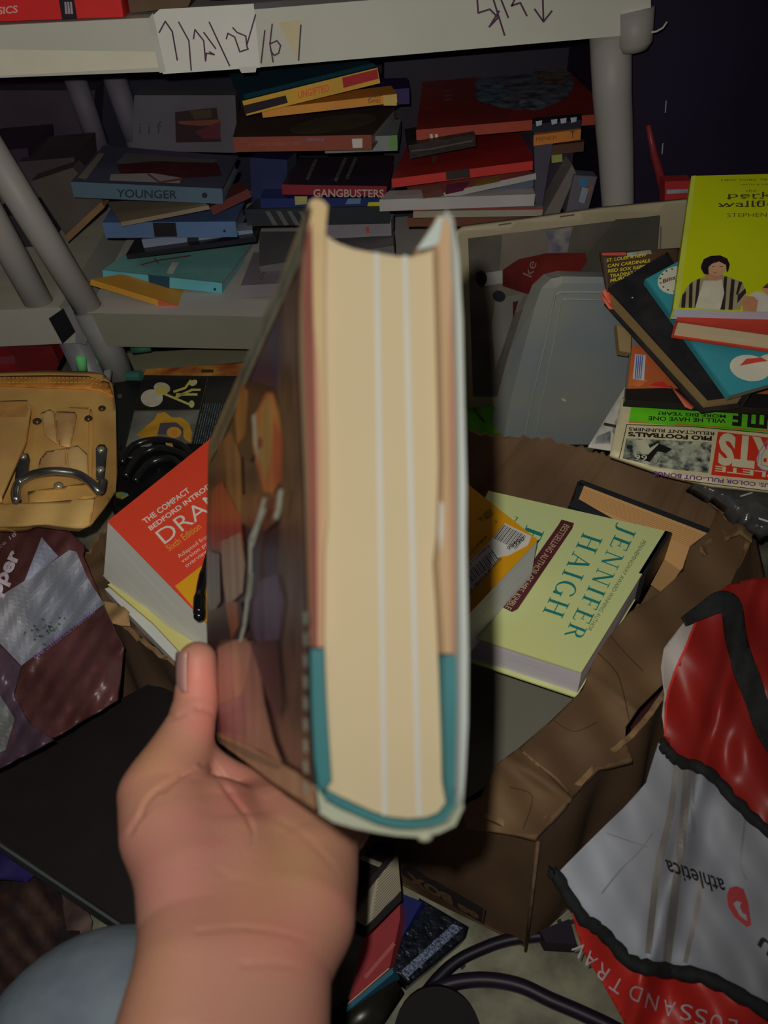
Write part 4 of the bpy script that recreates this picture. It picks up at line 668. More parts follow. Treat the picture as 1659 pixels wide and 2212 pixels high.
m=MB(); m.poly([Lb+V((0,0,.004)),Bb+V((0,0,.004)),Rb+V((0,0,.004)),Fb+V((0,0,.004))],kd); m.poly([Lb+V((0,0,.001)),Bb+V((0,0,.001)),Rb+V((0,0,.001)),Fb+V((0,0,.001))],kd); m.build('bottom_panel',cbx)
# the broad crushed flap along the right side
def gfl(x,y):
    c=.004*math.sin((x*.6+y*.8)/26.)+.003*math.sin((x*.8-y*.5)/17.+1)
    d=abs((x-1040)*.55-(y-1600)*.84); d2=abs((x-1250)*.62-(y-1440)*.78)
    return c+.006*math.exp(-(d/12)**2)+.004*math.exp(-(d2/10)**2)
ff=Surf(H(RZ+.004),gfl)
m=MB(); fill(m,ff,[(1622,1116),(1560,1080),(1530,1150),(1490,1180),(1478,1232),(1420,1284),(1360,1322),(1318,1372),(1286,1412),(1258,1490),(1190,1556),(1120,1616),(1075,1648),(1046,1700),(1040,1720),(1000,1740),(1010,1786),(1090,1800),(1158,1808),(1182,1780),(1240,1716),(1290,1660),(1366,1640),(1350,1600),(1352,1570),(1380,1530),(1440,1470),(1500,1398),(1562,1290),(1618,1180)],kc,9)
fl2=solid(m.build('folded_flap',cbx),.004)
cs_=M((58,42,27),.5,.8,.1); lt=M((104,80,52),.5,.7,.1)
for q_,wd,c_ in([(1130,1624),(1160,1650),(1200,1680),(1226,1710)],5,lt),([(1196,1556),(1240,1580),(1290,1560)],2,cs_),([(1120,1616),(1170,1660),(1235,1722)],2.5,cs_),([(1290,1408),(1330,1450),(1345,1490),(1360,1560)],2.5,cs_),([(1318,1372),(1350,1410),(1390,1450)],2,cs_),([(1100,1700),(1150,1720),(1130,1790)],2,cs_): m=MB(); ribbon(m,ff,smooth_path(q_,4),wd,c_,.001,12); m.build('crease',cbx)
# torn crumpled corner at right
m=MB(); fs3=Surf(hr,lambda x,y:.010+.0035*math.sin(x/9.+y/13.)+.0025*math.sin(x/6.-y/10.)); fill(m,fs3,[(1520,1066),(1560,1080),(1585,1090),(1618,1100),(1630,1126),(1624,1168),(1600,1150),(1574,1160),(1556,1172),(1526,1200),(1512,1180),(1548,1150),(1580,1136),(1560,1110)],M((98,74,48),.5,.8,.3,60,.3),6); solid(m.build('torn_corner',cbx),.003)
# left corner torn flap
m=MB(); fs3=Surf(H(RZ+.006),lambda x,y:.004*math.sin(x/11+y/9)); fill(m,fs3,[(212,1296),(236,1300),(262,1306),(280,1322),(280,1350),(262,1352),(236,1344),(216,1328)],M((108,84,52),.55,.8,.3,30,.3),8); solid(m.build('torn_flap',cbx),.002)
m=MB(); fs3=Surf(H(RZ-.01),lambda x,y:.003*math.sin(x/21+y/9)); fill(m,fs3,[(150,1240),(215,1180),(235,1240),(232,1270),(290,1335),(440,1440),(440,1460),(260,1348)],kc,10); solid(m.build('inner_fold',cbx),.002)
# printing on the front-left wall
wp_=Pl(FF,np.cross(Fb-FF,(Lb-Fb)*.5+(LF-FF)*.5)); wp_.p=wp_.p+wp_.n*.010; lk=M((34,27,24),.5,.7,.3,60); m=MB()
fill(m,wp_,[(862,1880),(872,1892),(1044,1996),(1050,1966),(1046,1963),(880,1868)],lk,20,.001)
tx=M((78,60,40),.5); m.text(wp_,'99 BOX',(1032,1968),(878,1884),(4,18),tx,.06,.002)
m.text(wp_,'FREE',(866,1878),(800,1842),(4,18),tx,.06,.002); m.line(wp_,[(1046,1964),(1042,1992)],2,tx,.002); m.build('printed_band',cbx)
m=MB(); m.tube([hr.hit(1160,1806)+V((0,-.004,0)),(FF+Fb)/2+V((0,-.005,0)),Fb+V((0,-.003,0))],.0013,M((92,72,54),.5,.8,.4,90),6); m.build('worn_corner_edge',cbx,True)
# grey board on the floor of the box / filling
m=MB(); m.slab([H(.10).hit(*p) for p in((1000,1330),(1290,1400),(1250,1530),(1110,1660),(1000,1730),(860,1670))],(0,0,-.02),M((76,74,62),.6,.6,.08,10)); tag(m.build('grey_board'),'plain grey board inside the box in front of the cream hardback','board')
m=MB(); m.slab([H(.06).hit(*p) for p in((700,1250),(1350,1330),(1280,1500),(760,1500))],(0,0,-.03),M((40,36,34),.6)); tag(m.build('book'),'dark hidden book low in the box beneath the others','book')

# ---- books in the box
def HB(z): return H(z)
# tan page block, seen as a long band
pb2=P3((1250,1046,.785),(1560,1170,.745),(1300,1200,.735)); 
bk_=empty('book',pb2.hit(1390,1140,-.05),'black hardback with tan page edges standing on edge at the back of the box','book')
m=MB(); n_=pb2.n*-.05; q=[pb2.hit(*p) for p in((1262,1048),(1550,1158),(1520,1182),(1470,1232),(1250,1078))]; m.slab(q,n_,PG((150,114,70),.55)); 
m2=MB(); 
for i in range(9): 
    y0=1054+i*3.2; m.line(pb2,[(1256-i*.6,y0),(1540-i*3,y0+112)],1.0,M((112,84,50),.55),.0005)
m.build('page_block',bk_)
blk=M((22,24,26),.55,.5,.2,40)
for q_ in([(1248,1040),(1256,1036),(1556,1150),(1558,1162),(1262,1048),(1250,1050)],[(1246,1048),(1252,1040),(1262,1048),(1250,1078),(1242,1076)],[(1228,1092),(1242,1076),(1250,1078),(1330,1124),(1330,1132)]):
    m=MB(); m.slab([pb2.hit(x,y,.001) for x,y in q_],pb2.n*-.052,blk); m.build('cover',bk_)
# Haigh hardback
hp=H(.205); ck=(152,150,92)
T=[hp.hit(*p) for p in((1444,1148),(1256,1452),(925,1345),(1055,1060))]
b=Book('book','cream hardback with large green author capitals, lying in the box','book',T,(0,0,-.036),M(ck,.56,.38,.06,6,rgb2=(138,146,98)),PG((142,136,134),.56),.0016,.004,False,bm=M((146,150,96),.56),sm=M((20,18,18),.56))
t=b.top; c=b.cov; gr=M((20,84,78),.56,.5,.15,30)
sp_=[V(T[0]),V(T[0])*.66+V(T[1])*.34]; dd=nrm(V(T[0])-V(T[3]))*.003
c.slab([sp_[0]-dd,sp_[0]+dd,sp_[1]+dd,sp_[1]-dd],(0,0,-.036),M((22,20,20),.56,.4))
c.serif(t,'JENNIFER',(1340,1132),(1218,1372),(36,14),gr); c.serif(t,'HAIGH',(1260,1150),(1172,1322),(42,14),gr)
c.serif(t,'TO',(1086,1106),(1040,1160),(34,12),gr); c.serif(t,'BA',(1138,1134),(1098,1220),(38,14),gr)
dr=M((62,24,28),.56,.4,.15); c.pp(t,[(1213,1122),(1240,1130),(1236,1142),(1118,1316),(1106,1322),(1082,1310),(1092,1296),(1206,1134)],dr,.0006)
c.text(t,'BESTSELLING AUTHOR OF MRS. KIMBLE',(1219,1131),(1091,1312),(12,6),M((126,118,84),.56),0,.0009)
c.text(t,'PEN/HEMINGWAY AWARD-WINNING AUTHOR',(1388,1166),(1268,1360),(8,4),M((64,70,50),.56),0,.0008)
b.done()
# DRAMA textbook (left) and its yellow twin (right)
rd=(190,58,36)
def big(label,z,q,t,cm,pages,foot): 
    T=[H(z).hit(*p) for p in q]
    if foot[0]<500:
        d0=proj(H(z).hit(350,1200))[2]; T=[W(x,y,d0+.45*(proj(p)[2]-d0)) for (x,y),p in zip(q,T)]; pl=Pl(T[1],np.cross(T[0]-T[1],T[2]-T[1])); T=[pl.hit(*p) for p in q]
    return Book('book',label,'book',T,H(z-t).hit(*foot)-T[1 if foot[0]<500 else 0],cm,PG(pages,.6),.0005,0,False,bm=M((150,146,132),.6))
b=big('thick red and yellow textbook with white page edges, left in the box',.245,[(520,895),(232,1126),(452,1352),(760,1110)],.05,M(rd,.40,.4,.06),(160,158,146),(223,1244)); t=b.top; c=b.cov
c.pp(t,[(378,1266),(700,1020),(760,1110),(452,1352)],M((168,120,16),.62,.4,.06),.0004)
cr=M((186,176,158),.62); dx=(.78,-.62)
def tl(st,x,y,L,h,m_,bold=0): c.text(t,st,(x,y),(x+L*.835,y-L*.60),(-.68*h,-.80*h),m_,bold,.0008)
tl('THE COMPACT',314,1132,117,11,cr,.02); tl('BEDFORD INTRODUCTION TO',326,1146,262,9.5,cr,.02); tl('DRAMA',356,1176,205,32,cr,-.005); tl('Sixth Edition',366,1191,84,14,M((190,140,50),.62),0)
for i,st in enumerate(('Adapted from the full','version presented in','overview of the best')): tl(st,387+i*8,1206+i*10,130,8,cr,-.005)
c.text(t,'EDITOR',(436,1254),(480,1222),(-8,-10),M((176,60,30),.62),.03,.0008); b.done()
b=big('thick yellow textbook showing barcodes on its back cover, right of the held book',.245,[(1162,1166),(990,1352),(700,1150),(940,990)],.048,M((164,114,12),.62,.4,.1,20,rgb2=(152,104,10)),(140,138,138),(1146,1262)); t=b.top; c=b.cov
wh=M((150,146,136),.62); c.pp(t,[(1090,1130),(1148,1158),(1140,1178),(1098,1200),(1082,1202),(1050,1240),(1010,1284),(988,1280),(988,1240),(1056,1172)],wh,.0006)
bkk=M((26,24,24),.62)
for i in range(17):
    x_=1096+i*3.0; c.line(t,[(x_-8+i*.0,1133+i*1.55),(x_-30,1162+i*1.5)],(1.1,2,.9,1.6)[i%4],bkk,.0010)
for i in range(18):
    x_=1006+i*3.3; y_=1240-i*3.0; c.line(t,[(x_,y_),(x_+13,y_+19)],(1.1,2.2,.9,1.6)[i%4],bkk,.0010)
c.text(t,'99990',(1099,1190),(1134,1166),(-5,-8),bkk,0,.001); c.text(t,'9 780312 474898',(1018,1278),(1084,1208),(-5,-5),bkk,0,.001); c.text(t,'ISBN-13: 978-0-312-47489-8',(980,1238),(1052,1160),(-4,-4),bkk,0,.001); c.text(t,'ISBN-10: 0-312-47489-8',(990,1248),(1058,1180),(-4,-4),bkk,0,.001)
for q_ in([(1040,1112),(1060,1098),(1066,1110),(1050,1122)],[(1030,1120),(1040,1116),(1044,1126)],[(1068,1124),(1076,1126),(1070,1132)]): c.pp(t,q_,M((120,90,24),.62,.5,.4,200),.0007)
b.done()
m=MB(); m.slab([H(.192).hit(*p) for p in((232,1262),(250,1256),(360,1352),(440,1400),(400,1420),(330,1345))],(0,0,-.004),M((160,152,90),.6,.6,.06)); tag(m.build('notepad'),'pale yellow sheet under the red textbook at the left of the box','paper')
m=MB(); m.slab([H(.186).hit(*p) for p in((226,1272),(236,1268),(420,1420),(380,1430),(282,1330))],(0,0,-.012),M((142,142,134),.6,.6,.06)); tag(m.build('book'),'white paperback lowest under the yellow sheet at the left of the box','book')
m=MB(); m.slab([H(.165).hit(*p) for p in((270,1300),(560,1230),(820,1400),(1000,1560),(640,1560),(400,1430))],(0,0,-.05),M((60,56,50),.6)); tag(m.build('book'),'dim grey book beneath the textbooks, mostly hidden','book')
m=MB(); hp2=H(.256); m.tube([hp2.hit(x,y) for x,y in smooth_path([(490,1080),(462,1160),(440,1240),(431,1290),(430,1326)])],[.0024]*6+[.003]*6+[.0038]*6+[.0048]*6+[.0045],M((10,10,12),.6,.15,spec=.8),12); m.ball(hp2.hit(430,1330),.0046,M((10,10,12),.6,.15,spec=.8)); tag(m.build('spectacle_temple',smooth=True),'glossy black curved spectacle arm lying on the red and yellow textbook','spectacles')

# ================================================================ WOVEN SHOPPING BAG
bb_=P3((1205,1885,.535),(1600,1260,.625),(1640,2150,.47))
def gbag(x,y): 
    r=.006*math.sin(x/47.+y/90.)+.003*math.sin(x/21.-y/37.)
    r+=.010*math.exp(-(((x-1450)*.93+(y-1900)*.25)/22.)**2)-.004*math.exp(-(((x-1500)*.93+(y-1900)*.25)/25.)**2)
    return r+.012*math.exp(-((x-1600)/90.)**2-((y-1450)/120.)**2)
bs=Surf(bb_,gbag); bag=empty('shopping_bag',bs.hit(1560,1900,-.05),'crumpled red and white woven shopping bag with black binding, slumped against the box','bag')
wm=M((126,128,130),.48,.62,.14,7,.06,spec=.3,rgb2=(106,106,108)); rm=M((118,26,20),.52,.42,.3,16,.08,spec=.35,rgb2=(104,24,20))
m=MB(); fill(m,bs,[(1422,1604),(1396,1690),(1346,1746),(1290,1800),(1205,1886),(1255,1976),(1302,2012),(1362,2076),(1424,2092),(1530,2112),(1640,2172),(1800,2260),(1800,1900),(1700,1830),(1592,1732),(1530,1668),(1470,1642)],wm,8); dm=M((110,104,96),.48,.6,.3,30); P_=[[(1462,1650),(1448,1760),(1420,1880),(1400,2060)],[(1484,1655),(1478,1760),(1462,1900),(1440,2080)],[(1500,1662),(1496,1740),(1500,1800)],[(1300,1930),(1340,1880),(1380,1840),(1410,1800)],[(1310,1800),(1400,1830)],[(1480,2080),(1506,1960),(1520,1880)],[(1610,1770),(1600,1860),(1612,1900)]]
for i,q_ in enumerate(P_): ribbon(m,bs,smooth_path(q_,5),(14,18,8,4,3,10,5)[i],dm if i in(0,1,5) else M((106,106,106),.48,.6,.2,30),.0007,12)
solid(m.build('white_panel',bag),.0012)
m=MB(); fill(m,Surf(bb_,lambda x,y:gbag(x,y)+.006),[(1508,1330),(1540,1286),(1574,1262),(1622,1250),(1800,1236),(1800,1900),(1659,1792),(1590,1730),(1530,1664),(1470,1640),(1434,1592),(1438,1520),(1456,1450),(1482,1392)],rm,8); solid(m.build('red_panel',bag),.0012)
m=MB(); fill(m,Surf(bb_,lambda x,y:gbag(x,y)+.002),[(1510,1326),(1484,1392),(1460,1450),(1440,1512),(1436,1590),(1430,1545),(1436,1500),(1428,1440),(1434,1400),(1460,1366),(1484,1336)],M((140,132,122),.52,.5,.1,30),6); solid(m.build('white_lining',bag),.001)
m=MB(); ribbon(m,Surf(bb_,lambda x,y:gbag(x,y)+.008),smooth_path([(1509,1328),(1484,1392),(1458,1452),(1440,1516),(1437,1590)],5),5,M((170,40,34),.52),.001); m.build('seam_piping',bag)
sm_=M((26,26,26),.52,.85,.3,120,.2); m=MB(); S8=Surf(bb_,lambda x,y:gbag(x,y)+.010)
ribbon(m,S8,smooth_path([(1478,1342),(1520,1318),(1556,1300),(1580,1312),(1590,1380),(1612,1450),(1652,1560),(1700,1640)],5),[22+min(i,10)*2.6 for i in range(36)],sm_,.001); solid(m.build('handle_strap',bag),.0015)
def bind(pts,wd,name):
    m=MB(); P=smooth_path(pts,6); s_=Surf(bb_,lambda x,y:gbag(x,y)+.007); m.tube([s_.hit(x+1.5*math.sin(i*1.3),y+1.5*math.cos(i*1.9)) for i,(x,y) in enumerate(P)],[wd*(1+.15*math.sin(i*2.1)) for i in range(len(P))],sm_,10); m.build(name,bag,True)
bind([(1428,1604),(1446,1626),(1470,1645),(1530,1668),(1590,1732),(1659,1795),(1800,1900)],.0042,'black_binding'); bind([(1192,1884),(1205,1896),(1255,1978),(1302,2014),(1362,2078),(1424,2094),(1530,2114),(1640,2174),(1800,2260)],.0045,'black_binding')
m=MB(); fill(m,Surf(bb_,lambda x,y:gbag(x,y)-.002+.0004*(y-1980)*-.2),[(1236,1972),(1256,1984),(1302,2018),(1362,2082),(1424,2096),(1530,2116),(1640,2176),(1760,2330),(1380,2330),(1350,2212),(1300,2122),(1262,2060),(1244,2010)],M((150,34,28),.52,.42,.2,16,.08,spec=.35),8); solid(m.build('red_side_band',bag),.0012)
m=MB(); wt=M((150,136,134),.52,.5,.15); SS=Surf(bb_,lambda x,y:gbag(x,y)-.002+.0004*(y-1980)*-.2)
for ch,x,y,a in(('V',1262,2040,52),('A',1284,2062,48),('R',1309,2086,42),('T',1340,2114,36),('D',1378,2130,24),('N',1412,2148,16),('A',1448,2162,12),('S',1484,2170,10),('S',1516,2180,10),('O',1550,2192,12),('L',1584,2202,12)):
    A_=math.radians(180+a); ux,uy=math.cos(A_),math.sin(A_); hx,hy=-uy*-1*34*-1,0
    up_=(uy*34*1.0,-ux*34*1.0); wd=26 if ch!='L' else 20
    cx0,cy0=x,y; s0=(cx0-ux*wd/2-up_[0]*-.0,cy0-uy*wd/2); m.text(SS,ch,s0,(s0[0]+ux*wd,s0[1]+uy*wd),(-abs(up_[0])*.75,abs(up_[1])),wt,-.005,.004)
m.build('side_lettering',bag)
m=MB(); bt=M((26,26,28),.52); S3=bs
m.text(S3,'athletica',(1562,1900),(1436,1856),(8,36),bt,.01,.004)
rdp=M((134,26,28),.52,.5,.2); 
m.pp(Pl(bs.hit(1600,1960),bb_.n),[(1576,1918),(1590,1914),(1606,1920),(1616,1950),(1622,1990),(1626,2020),(1608,1998),(1586,1980),(1573,1958),(1570,1934)],rdp,.006)
m.pp(Pl(bs.hit(1600,1960),bb_.n),[(1584,1952),(1592,1946),(1602,1950),(1598,1958),(1604,1972),(1612,1976),(1614,1990),(1598,1978)],wm,.0070)
m.text(S3,'on',(1700,2110),(1636,2040),(16,-30),bt,.01,.004); m.build('printed_lettering',bag)

# ================================================================ FLOOR, BOTTOM MIDDLE
m=MB(); m.tube([H(.009).hit(x,y) for x,y in smooth_path([(1180,2020),(1100,2030),(1040,2050),(985,2078),(940,2120),(905,2168),(870,2230),(850,2290)])],.0050,M((18,14,22),.5,.35,spec=.6),10); tag(m.build('cable',smooth=True),'black cable running from under the box corner to the bottom, left one','cable')
m=MB(); m.tube([H(.010).hit(x,y) for x,y in smooth_path([(860,2240),(910,2160),(960,2128),(1040,2116),(1120,2128),(1190,2160),(1260,2190),(1340,2230),(1420,2290)])],.0058,M((24,16,28),.5,.45),10); tag(m.build('cable',smooth=True),'thick black cable arching over the concrete floor at the bottom','cable')
def stand(name,label,cat,q,z,dn,c,e=.5,**k):
    pl=P3(*z); m=MB(); P=[pl.hit(*p) for p in q]; m.slab(P,pl.n*-dn,M(c,e,**k)); return m,pl,name,label,cat
m,pl,*_=stand('book','','',[(819,1870),(858,1838),(866,1925),(790,2004)],((819,1870,.56),(858,1838,.57),(790,2004,.545)),.03,(112,104,86),.6)
for i in range(17): m.line(pl,[(822+i*.2-i*1.5,1872+i*8),(860+i*.3,1844+i*5)],1.8,M((70,62,50),.6),.0006)
for q_ in([(700,2040),(700,2010),(858,1830),(864,1838)],[(788,2006),(866,1926),(868,1944),(786,2026)]): m.slab([pl.hit(x,y,.001) for x,y in q_],pl.n*-.03,M((20,17,16),.6))
tag(m.build('book'),'book with ridged pale page edges, upright beside the forearm','book')
m,pl,*_=stand('book','','',[(782,2028),(864,1950),(864,1985),(842,2088),(752,2170)],((782,2028,.60),(864,1950,.61),(752,2170,.572)),.02,(94,30,32),.55,rough=.4)
m.line(pl,[(790,2110),(850,2040)],8,M((108,50,48),.55),.0006); m.slab([pl.hit(x,y,.001) for x,y in((750,2172),(848,2090),(850,2102),(748,2186))],pl.n*-.02,M((24,60,72),.55)); m.line(pl,[(752,2168),(840,2092)],2,M((140,110,80),.55),.0012)
tag(m.build('book'),'dark red book with a teal edge standing beside the forearm at the bottom','book')
m,pl,*_=stand('case','','',[(868,1930),(912,1948),(876,2010),(850,2060)],((868,1930,.63),(912,1948,.62),(850,2060,.60)),.02,(20,24,70),.5,rough=.5); tag(m.build('book'),'dark blue book wedged between red book and box','book')
m=MB(); pl=P3((916,1948,.63),(1006,2004,.62),(860,2090,.59)); sf_=Surf(pl,lambda x,y:.010*math.sin(max(0,min(1,(x-(2100-y)*.62-780)/110.+.5))*3.1))
fill(m,pl,[(906,1940),(1012,2002),(1006,2024),(886,2122),(842,2090)],M((26,32,40),.5,.28,.4,150,.5,metal=.6,spec=.8,rgb2=(14,18,26)),10)
fill(m,pl,[(978,1996),(1000,2004),(880,2112),(868,2096)],M((96,106,126),.5,.3,.6,500,.6,metal=.3,spec=.9,rgb2=(36,44,58)),10,.001)  # pale blue-grey strip paints the highlight along the tray
tag(solid(m.build('metal_tray'),.02),'dark glittering metallic tray with painted highlight between the books and the box front','tray')
m=MB(); hz=H(.03); m.tube([H(.004).hit(945,2236),H(.020).hit(945,2244)],.034,M((26,25,24),.5,.75,spec=.1),32); tag(m.build('lens_cap'),'round dark disc lying on the floor at the bottom edge','disc')
m=MB(); m.tube([H(.02).hit(x,y) for x,y in((720,2240),(790,2190),(850,2120))],[.016,.016,.012],M((36,34,28),.5,.3,.5,40,metal=.3),14); tag(m.build('metal_bar',smooth=True),'dull metal tube lying beside the forearm at the bottom','tube')
m=MB(); m.slab([H(.02).hit(*p) for p in((1165,2010),(1230,1985),(1246,2040),(1180,2036))],(0,0,-.02),M((22,12,24),.5)); tag(m.build('pouch'),'dark flat thing wedged between box corner and shopping bag','pouch')
m=MB(); m.slab([H(.09).hit(*p) for p in((1360,1560),(1440,1460),(1450,1580),(1380,1650))],(0,0,-.06),M((50,20,20),.5)); tag(m.build('book'),'dark maroon book seen through the hole of the box flap','book')
# ================================================================ THE HELD BOOK
ZN,ZF=.205,.406
hb=empty('book',W(740,1500,.33),'thick hardback held up by the hand, cream page edges facing the viewer','book')
def far(x,y): return (460+(x-650)*.505, 960+(y-450)*.477)
def prism(name,near,m,zn=ZN,zf=ZF,parent=None,mf=None,smooth=False,inset=0,step=0):
    b=MB(); A=[W(x,y,zn) for x,y in near]; F_=[]
    for x,y in near:
        X,Y=far(x,y); F_.append(W(X,Y,ZF))
    u=(zf-ZN)/(ZF-ZN); F_=[W(x,y,ZN)*(1-u)+f*u for (x,y),f in zip(near,F_)]; u=(zn-ZN)/(ZF-ZN); A=[W(x,y,ZN)*(1-u)+W(*far(x,y),ZF)*u for x,y in near]
    b.poly(A,mf or m); b.poly(F_[::-1],m); n=len(A)
    for i in range(n): j=(i+1)%n; b.poly([A[i],F_[i],F_[j],A[j]],m)
    o=b.build(name,parent or hb); 
    if smooth: o.data.polygons.foreach_set('use_smooth',[True]*n)
    return o
EH=.92
mpg=M((200,180,140),EH,.9,.05,10); mwh=M((196,194,180),EH,.8,.04); crm=M((196,168,120),EH,.8,.06,20); teal=M((60,120,120),EH,.6,.12,30); jk=M((176,178,150),EH,.5,.06,20); pk_=M((190,146,112),EH,.8,.1,20); rb=M((130,72,56),EH,.7,.15,30)
# page block with concave fore edge and rounded back
fore=[(706,490),(722,503),(740,513),(770,524),(800,530),(832,535),(870,541),(898,542),(920,536),(944,528)]
back=[(948,640),(952,800),(956,1000),(952,1150),(944,1215),(950,1300),(957,1450),(962,1600),(964,1690),(972,1738),(955,1760),(930,1770),(890,1773),(850,1769),(815,1758),(775,1740),(740,1724),(704,1704),(714,1690),(716,1620),(712,1500),(706,1350),(706,1200),(712,1120),(712,950),(706,800),(705,640)]
def xr(y): 
    pts=sorted([(944,528)[::-1],(640,948),(800,952),(1000,956),(1150,952),(1215,944),(1300,950),(1450,957),(1600,962),(1690,964)]); return np.interp(y,[p[0] for p in pts],[p[1] for p in pts])
pgo=prism('page_block',fore+back,mpg,ZN+.003,ZF-.003)
# two paler gatherings
for i,(xa,xb,xc) in enumerate(((820,826,838),(882,890,913))):
    b=MB(); d=6; ys=[534+6*i,700,900,1100,1300,1500,1640,1766-i*0]; xs=[xa+(xc-xa)*((y-534)/1230.)**1.0 for y in ys]
    L=[(x-5,y) for x,y in zip(xs,ys)]; R=[(x+6,y) for x,y in zip(xs,ys)]
    u=.0026/(ZF-ZN)
    def nf(p): return W(p[0],p[1],ZN)*(1-u)+W(*far(*p),ZF)*u
    b.grid([[nf(p) for p in L],[nf(p) for p in R]],mwh); b.build('pale_gathering',hb)
# boards
lb_in=[(710,450),(700,520),(698,640),(700,800),(704,950),(706,1120),(698,1200),(696,1398)]
prism('left_board',[(668,436),(680,428),(696,432),(708,444)]+[(703,500),(701,640),(702,800),(706,950),(707,1120),(700,1200),(699,1398),(672,1398),(668,1200),(664,1000),(658,800),(654,640),(656,520)],crm,ZN,ZF)
b=MB(); 
def nearstrip(b,pts,m,z=ZN-.0003): b.poly([W(x,y,z) for x,y in pts],m)
nearstrip(b,[(657,520),(674,480),(676,640),(680,800),(684,1000),(686,1200),(686,1398),(672,1398),(668,1200),(664,1000),(658,800),(654,640)],rb); nearstrip(b,[(678,700),(690,800),(698,1000),(700,1200),(699,1398),(686,1398),(684,1000)],pk_); b.build('red_lining_edge',hb)
prism('left_board_teal',[(672,1402),(699,1402),(704,1500),(710,1600),(716,1685),(706,1700),(704,1722),(690,1708),(680,1640),(674,1520)],teal,ZN,ZF)
prism('right_board',[(934,492),(944,468),(958,466),(972,486),(974,560),(978,700),(982,850),(983,1000),(983,1200),(984,1412),(960,1412),(954,1300),(948,1215),(956,1150),(960,1000),(956,800),(951,640),(948,540)],M((190,156,116),EH,.8,.08,20),ZN,ZF)
b=MB(); nearstrip(b,[(948,470),(956,468),(950,512),(944,528),(922,536),(900,540)],M((186,196,184),EH)); nearstrip(b,[(976,600),(982,850),(984,1000),(984,1200),(984,1412),(975,1412),(972,1200),(970,1000),(968,800)],M((170,124,92),EH)); nearstrip(b,[(950,1080),(957,1090),(957,1150),(951,1200),(948,1150)],mwh); b.build('endpaper_edge',hb)
prism('right_board_teal',[(960,1416),(984,1416),(986,1500),(984,1600),(982,1690),(972,1738),(966,1690),(962,1600),(960,1500)],teal,ZN,ZF)
prism('spine_cloth',[(704,1704),(740,1726),(775,1742),(815,1760),(850,1771),(890,1775),(930,1772),(955,1762),(975,1736),(983,1700),(984,1740),(962,1772),(935,1783),(890,1788),(850,1786),(810,1776),(770,1759),(730,1741),(700,1724),(690,1700)],teal,ZN,ZF)
# dust jacket: spine, right side, left side with picture and painted thumb reflection
prism('jacket_spine',[(672,1690),(690,1712),(700,1728),(730,1745),(770,1762),(810,1780),(850,1790),(890,1792),(935,1787),(966,1775),(986,1742),(990,1700),(994,1742),(976,1780),(940,1797),(890,1804),(850,1801),(810,1795),(760,1785),(715,1772),(684,1752),(668,1700)],jk,ZN-.002,ZF+.001)
prism('jacket_right_side',[(958,464),(972,482),(984,560),(992,700),(996,900),(1000,1060),(999,1160),(1002,1300),(1004,1420),(1003,1560),(998,1660),(992,1740),(986,1735),(989,1560),(989,1400),(987,1200),(986,1000),(984,850),(980,700),(976,560),(972,486)],M((186,190,178),EH,.5,.05,20),ZN-.002,ZF+.001)
jp=P3((646,600,ZN-.001),(668,1660,ZN-.001),(450,1350,ZF)); js=Surf(jp,lambda x,y:.0)
jmix=M((74,46,36),.62,.22,.5,60,spec=.6,rgb2=(34,22,28),pat='streak')
b=MB(); fill(b,js,[(664,440),(650,490),(640,520),(450,958),(446,1150),(446,1350),(452,1480),(468,1592),(560,1660),(684,1750),(672,1690),(668,1600),(664,1500),(660,1300),(654,1100),(646,900),(640,760),(642,640),(650,540)],jmix,14); solid(b.build('jacket_left_side',hb),.0006,False)
b=MB(); k=[0]
def J(pts,c,off=.0004,var=.2,sc=25,rgb2=None,e=.62): k[0]+=1; b.pp(jp,pts,M(c,e,.24,max(var,.35),sc*3.5,spec=.5,rgb2=rgb2,pat='streak'),off+.00003*k[0])
J([(664,440),(650,490),(640,520),(450,958),(452,1000),(480,950),(600,670),(650,560)],(98,92,70))
J([(660,470),(645,540),(462,950),(458,975),(470,960),(585,690),(652,530)],(40,66,70)); J([(654,500),(646,550),(520,830),(526,838),(610,650),(652,548)],(110,102,76))
J([(610,660),(560,770),(540,820),(545,900),(600,860),(622,800),(625,640)],(44,34,50),rgb2=(58,30,32)); J([(540,820),(505,890),(490,960),(540,1000),(600,880),(600,840)],(36,18,22))
J([(612,640),(642,600),(642,700),(646,900),(655,1100),(662,1300),(668,1560),(672,1680),(640,1640),(612,1540),(600,1300),(608,1000),(600,840)],(84,62,46),.0004,.4,160,(48,34,28))
J([(520,830),(536,845),(530,940),(512,960),(508,900)],(136,84,38)); J([(482,950),(500,930),(520,990),(524,1100),(520,1200),(500,1180),(488,1080)],(124,88,44),rgb2=(96,52,34)); J([(470,960),(484,950),(490,1080),(476,1150),(466,1050)],(82,36,28))
J([(575,848),(590,850),(602,890),(610,960),(606,1030),(590,1066),(570,1062),(556,1010),(546,960),(546,900),(560,880)],(160,104,54),rgb2=(140,70,40)); J([(566,880),(580,856),(590,900),(584,1000),(572,1040),(556,960)],(176,136,74)); J([(590,900),(610,950),(608,1040),(592,1062),(588,990)],(142,62,40)); J([(544,898),(552,894),(560,1000),(548,960)],(170,164,140)); J([(556,948),(566,944),(566,966),(556,970)],(110,40,30))
J([(520,1070),(600,1064),(604,1120),(570,1150),(520,1130)],(92,54,40),rgb2=(70,36,30)); J([(458,1060),(480,1040),(500,1080),(520,1120),(526,1180),(490,1160),(478,1190),(456,1180)],(160,46,32),rgb2=(120,34,26))
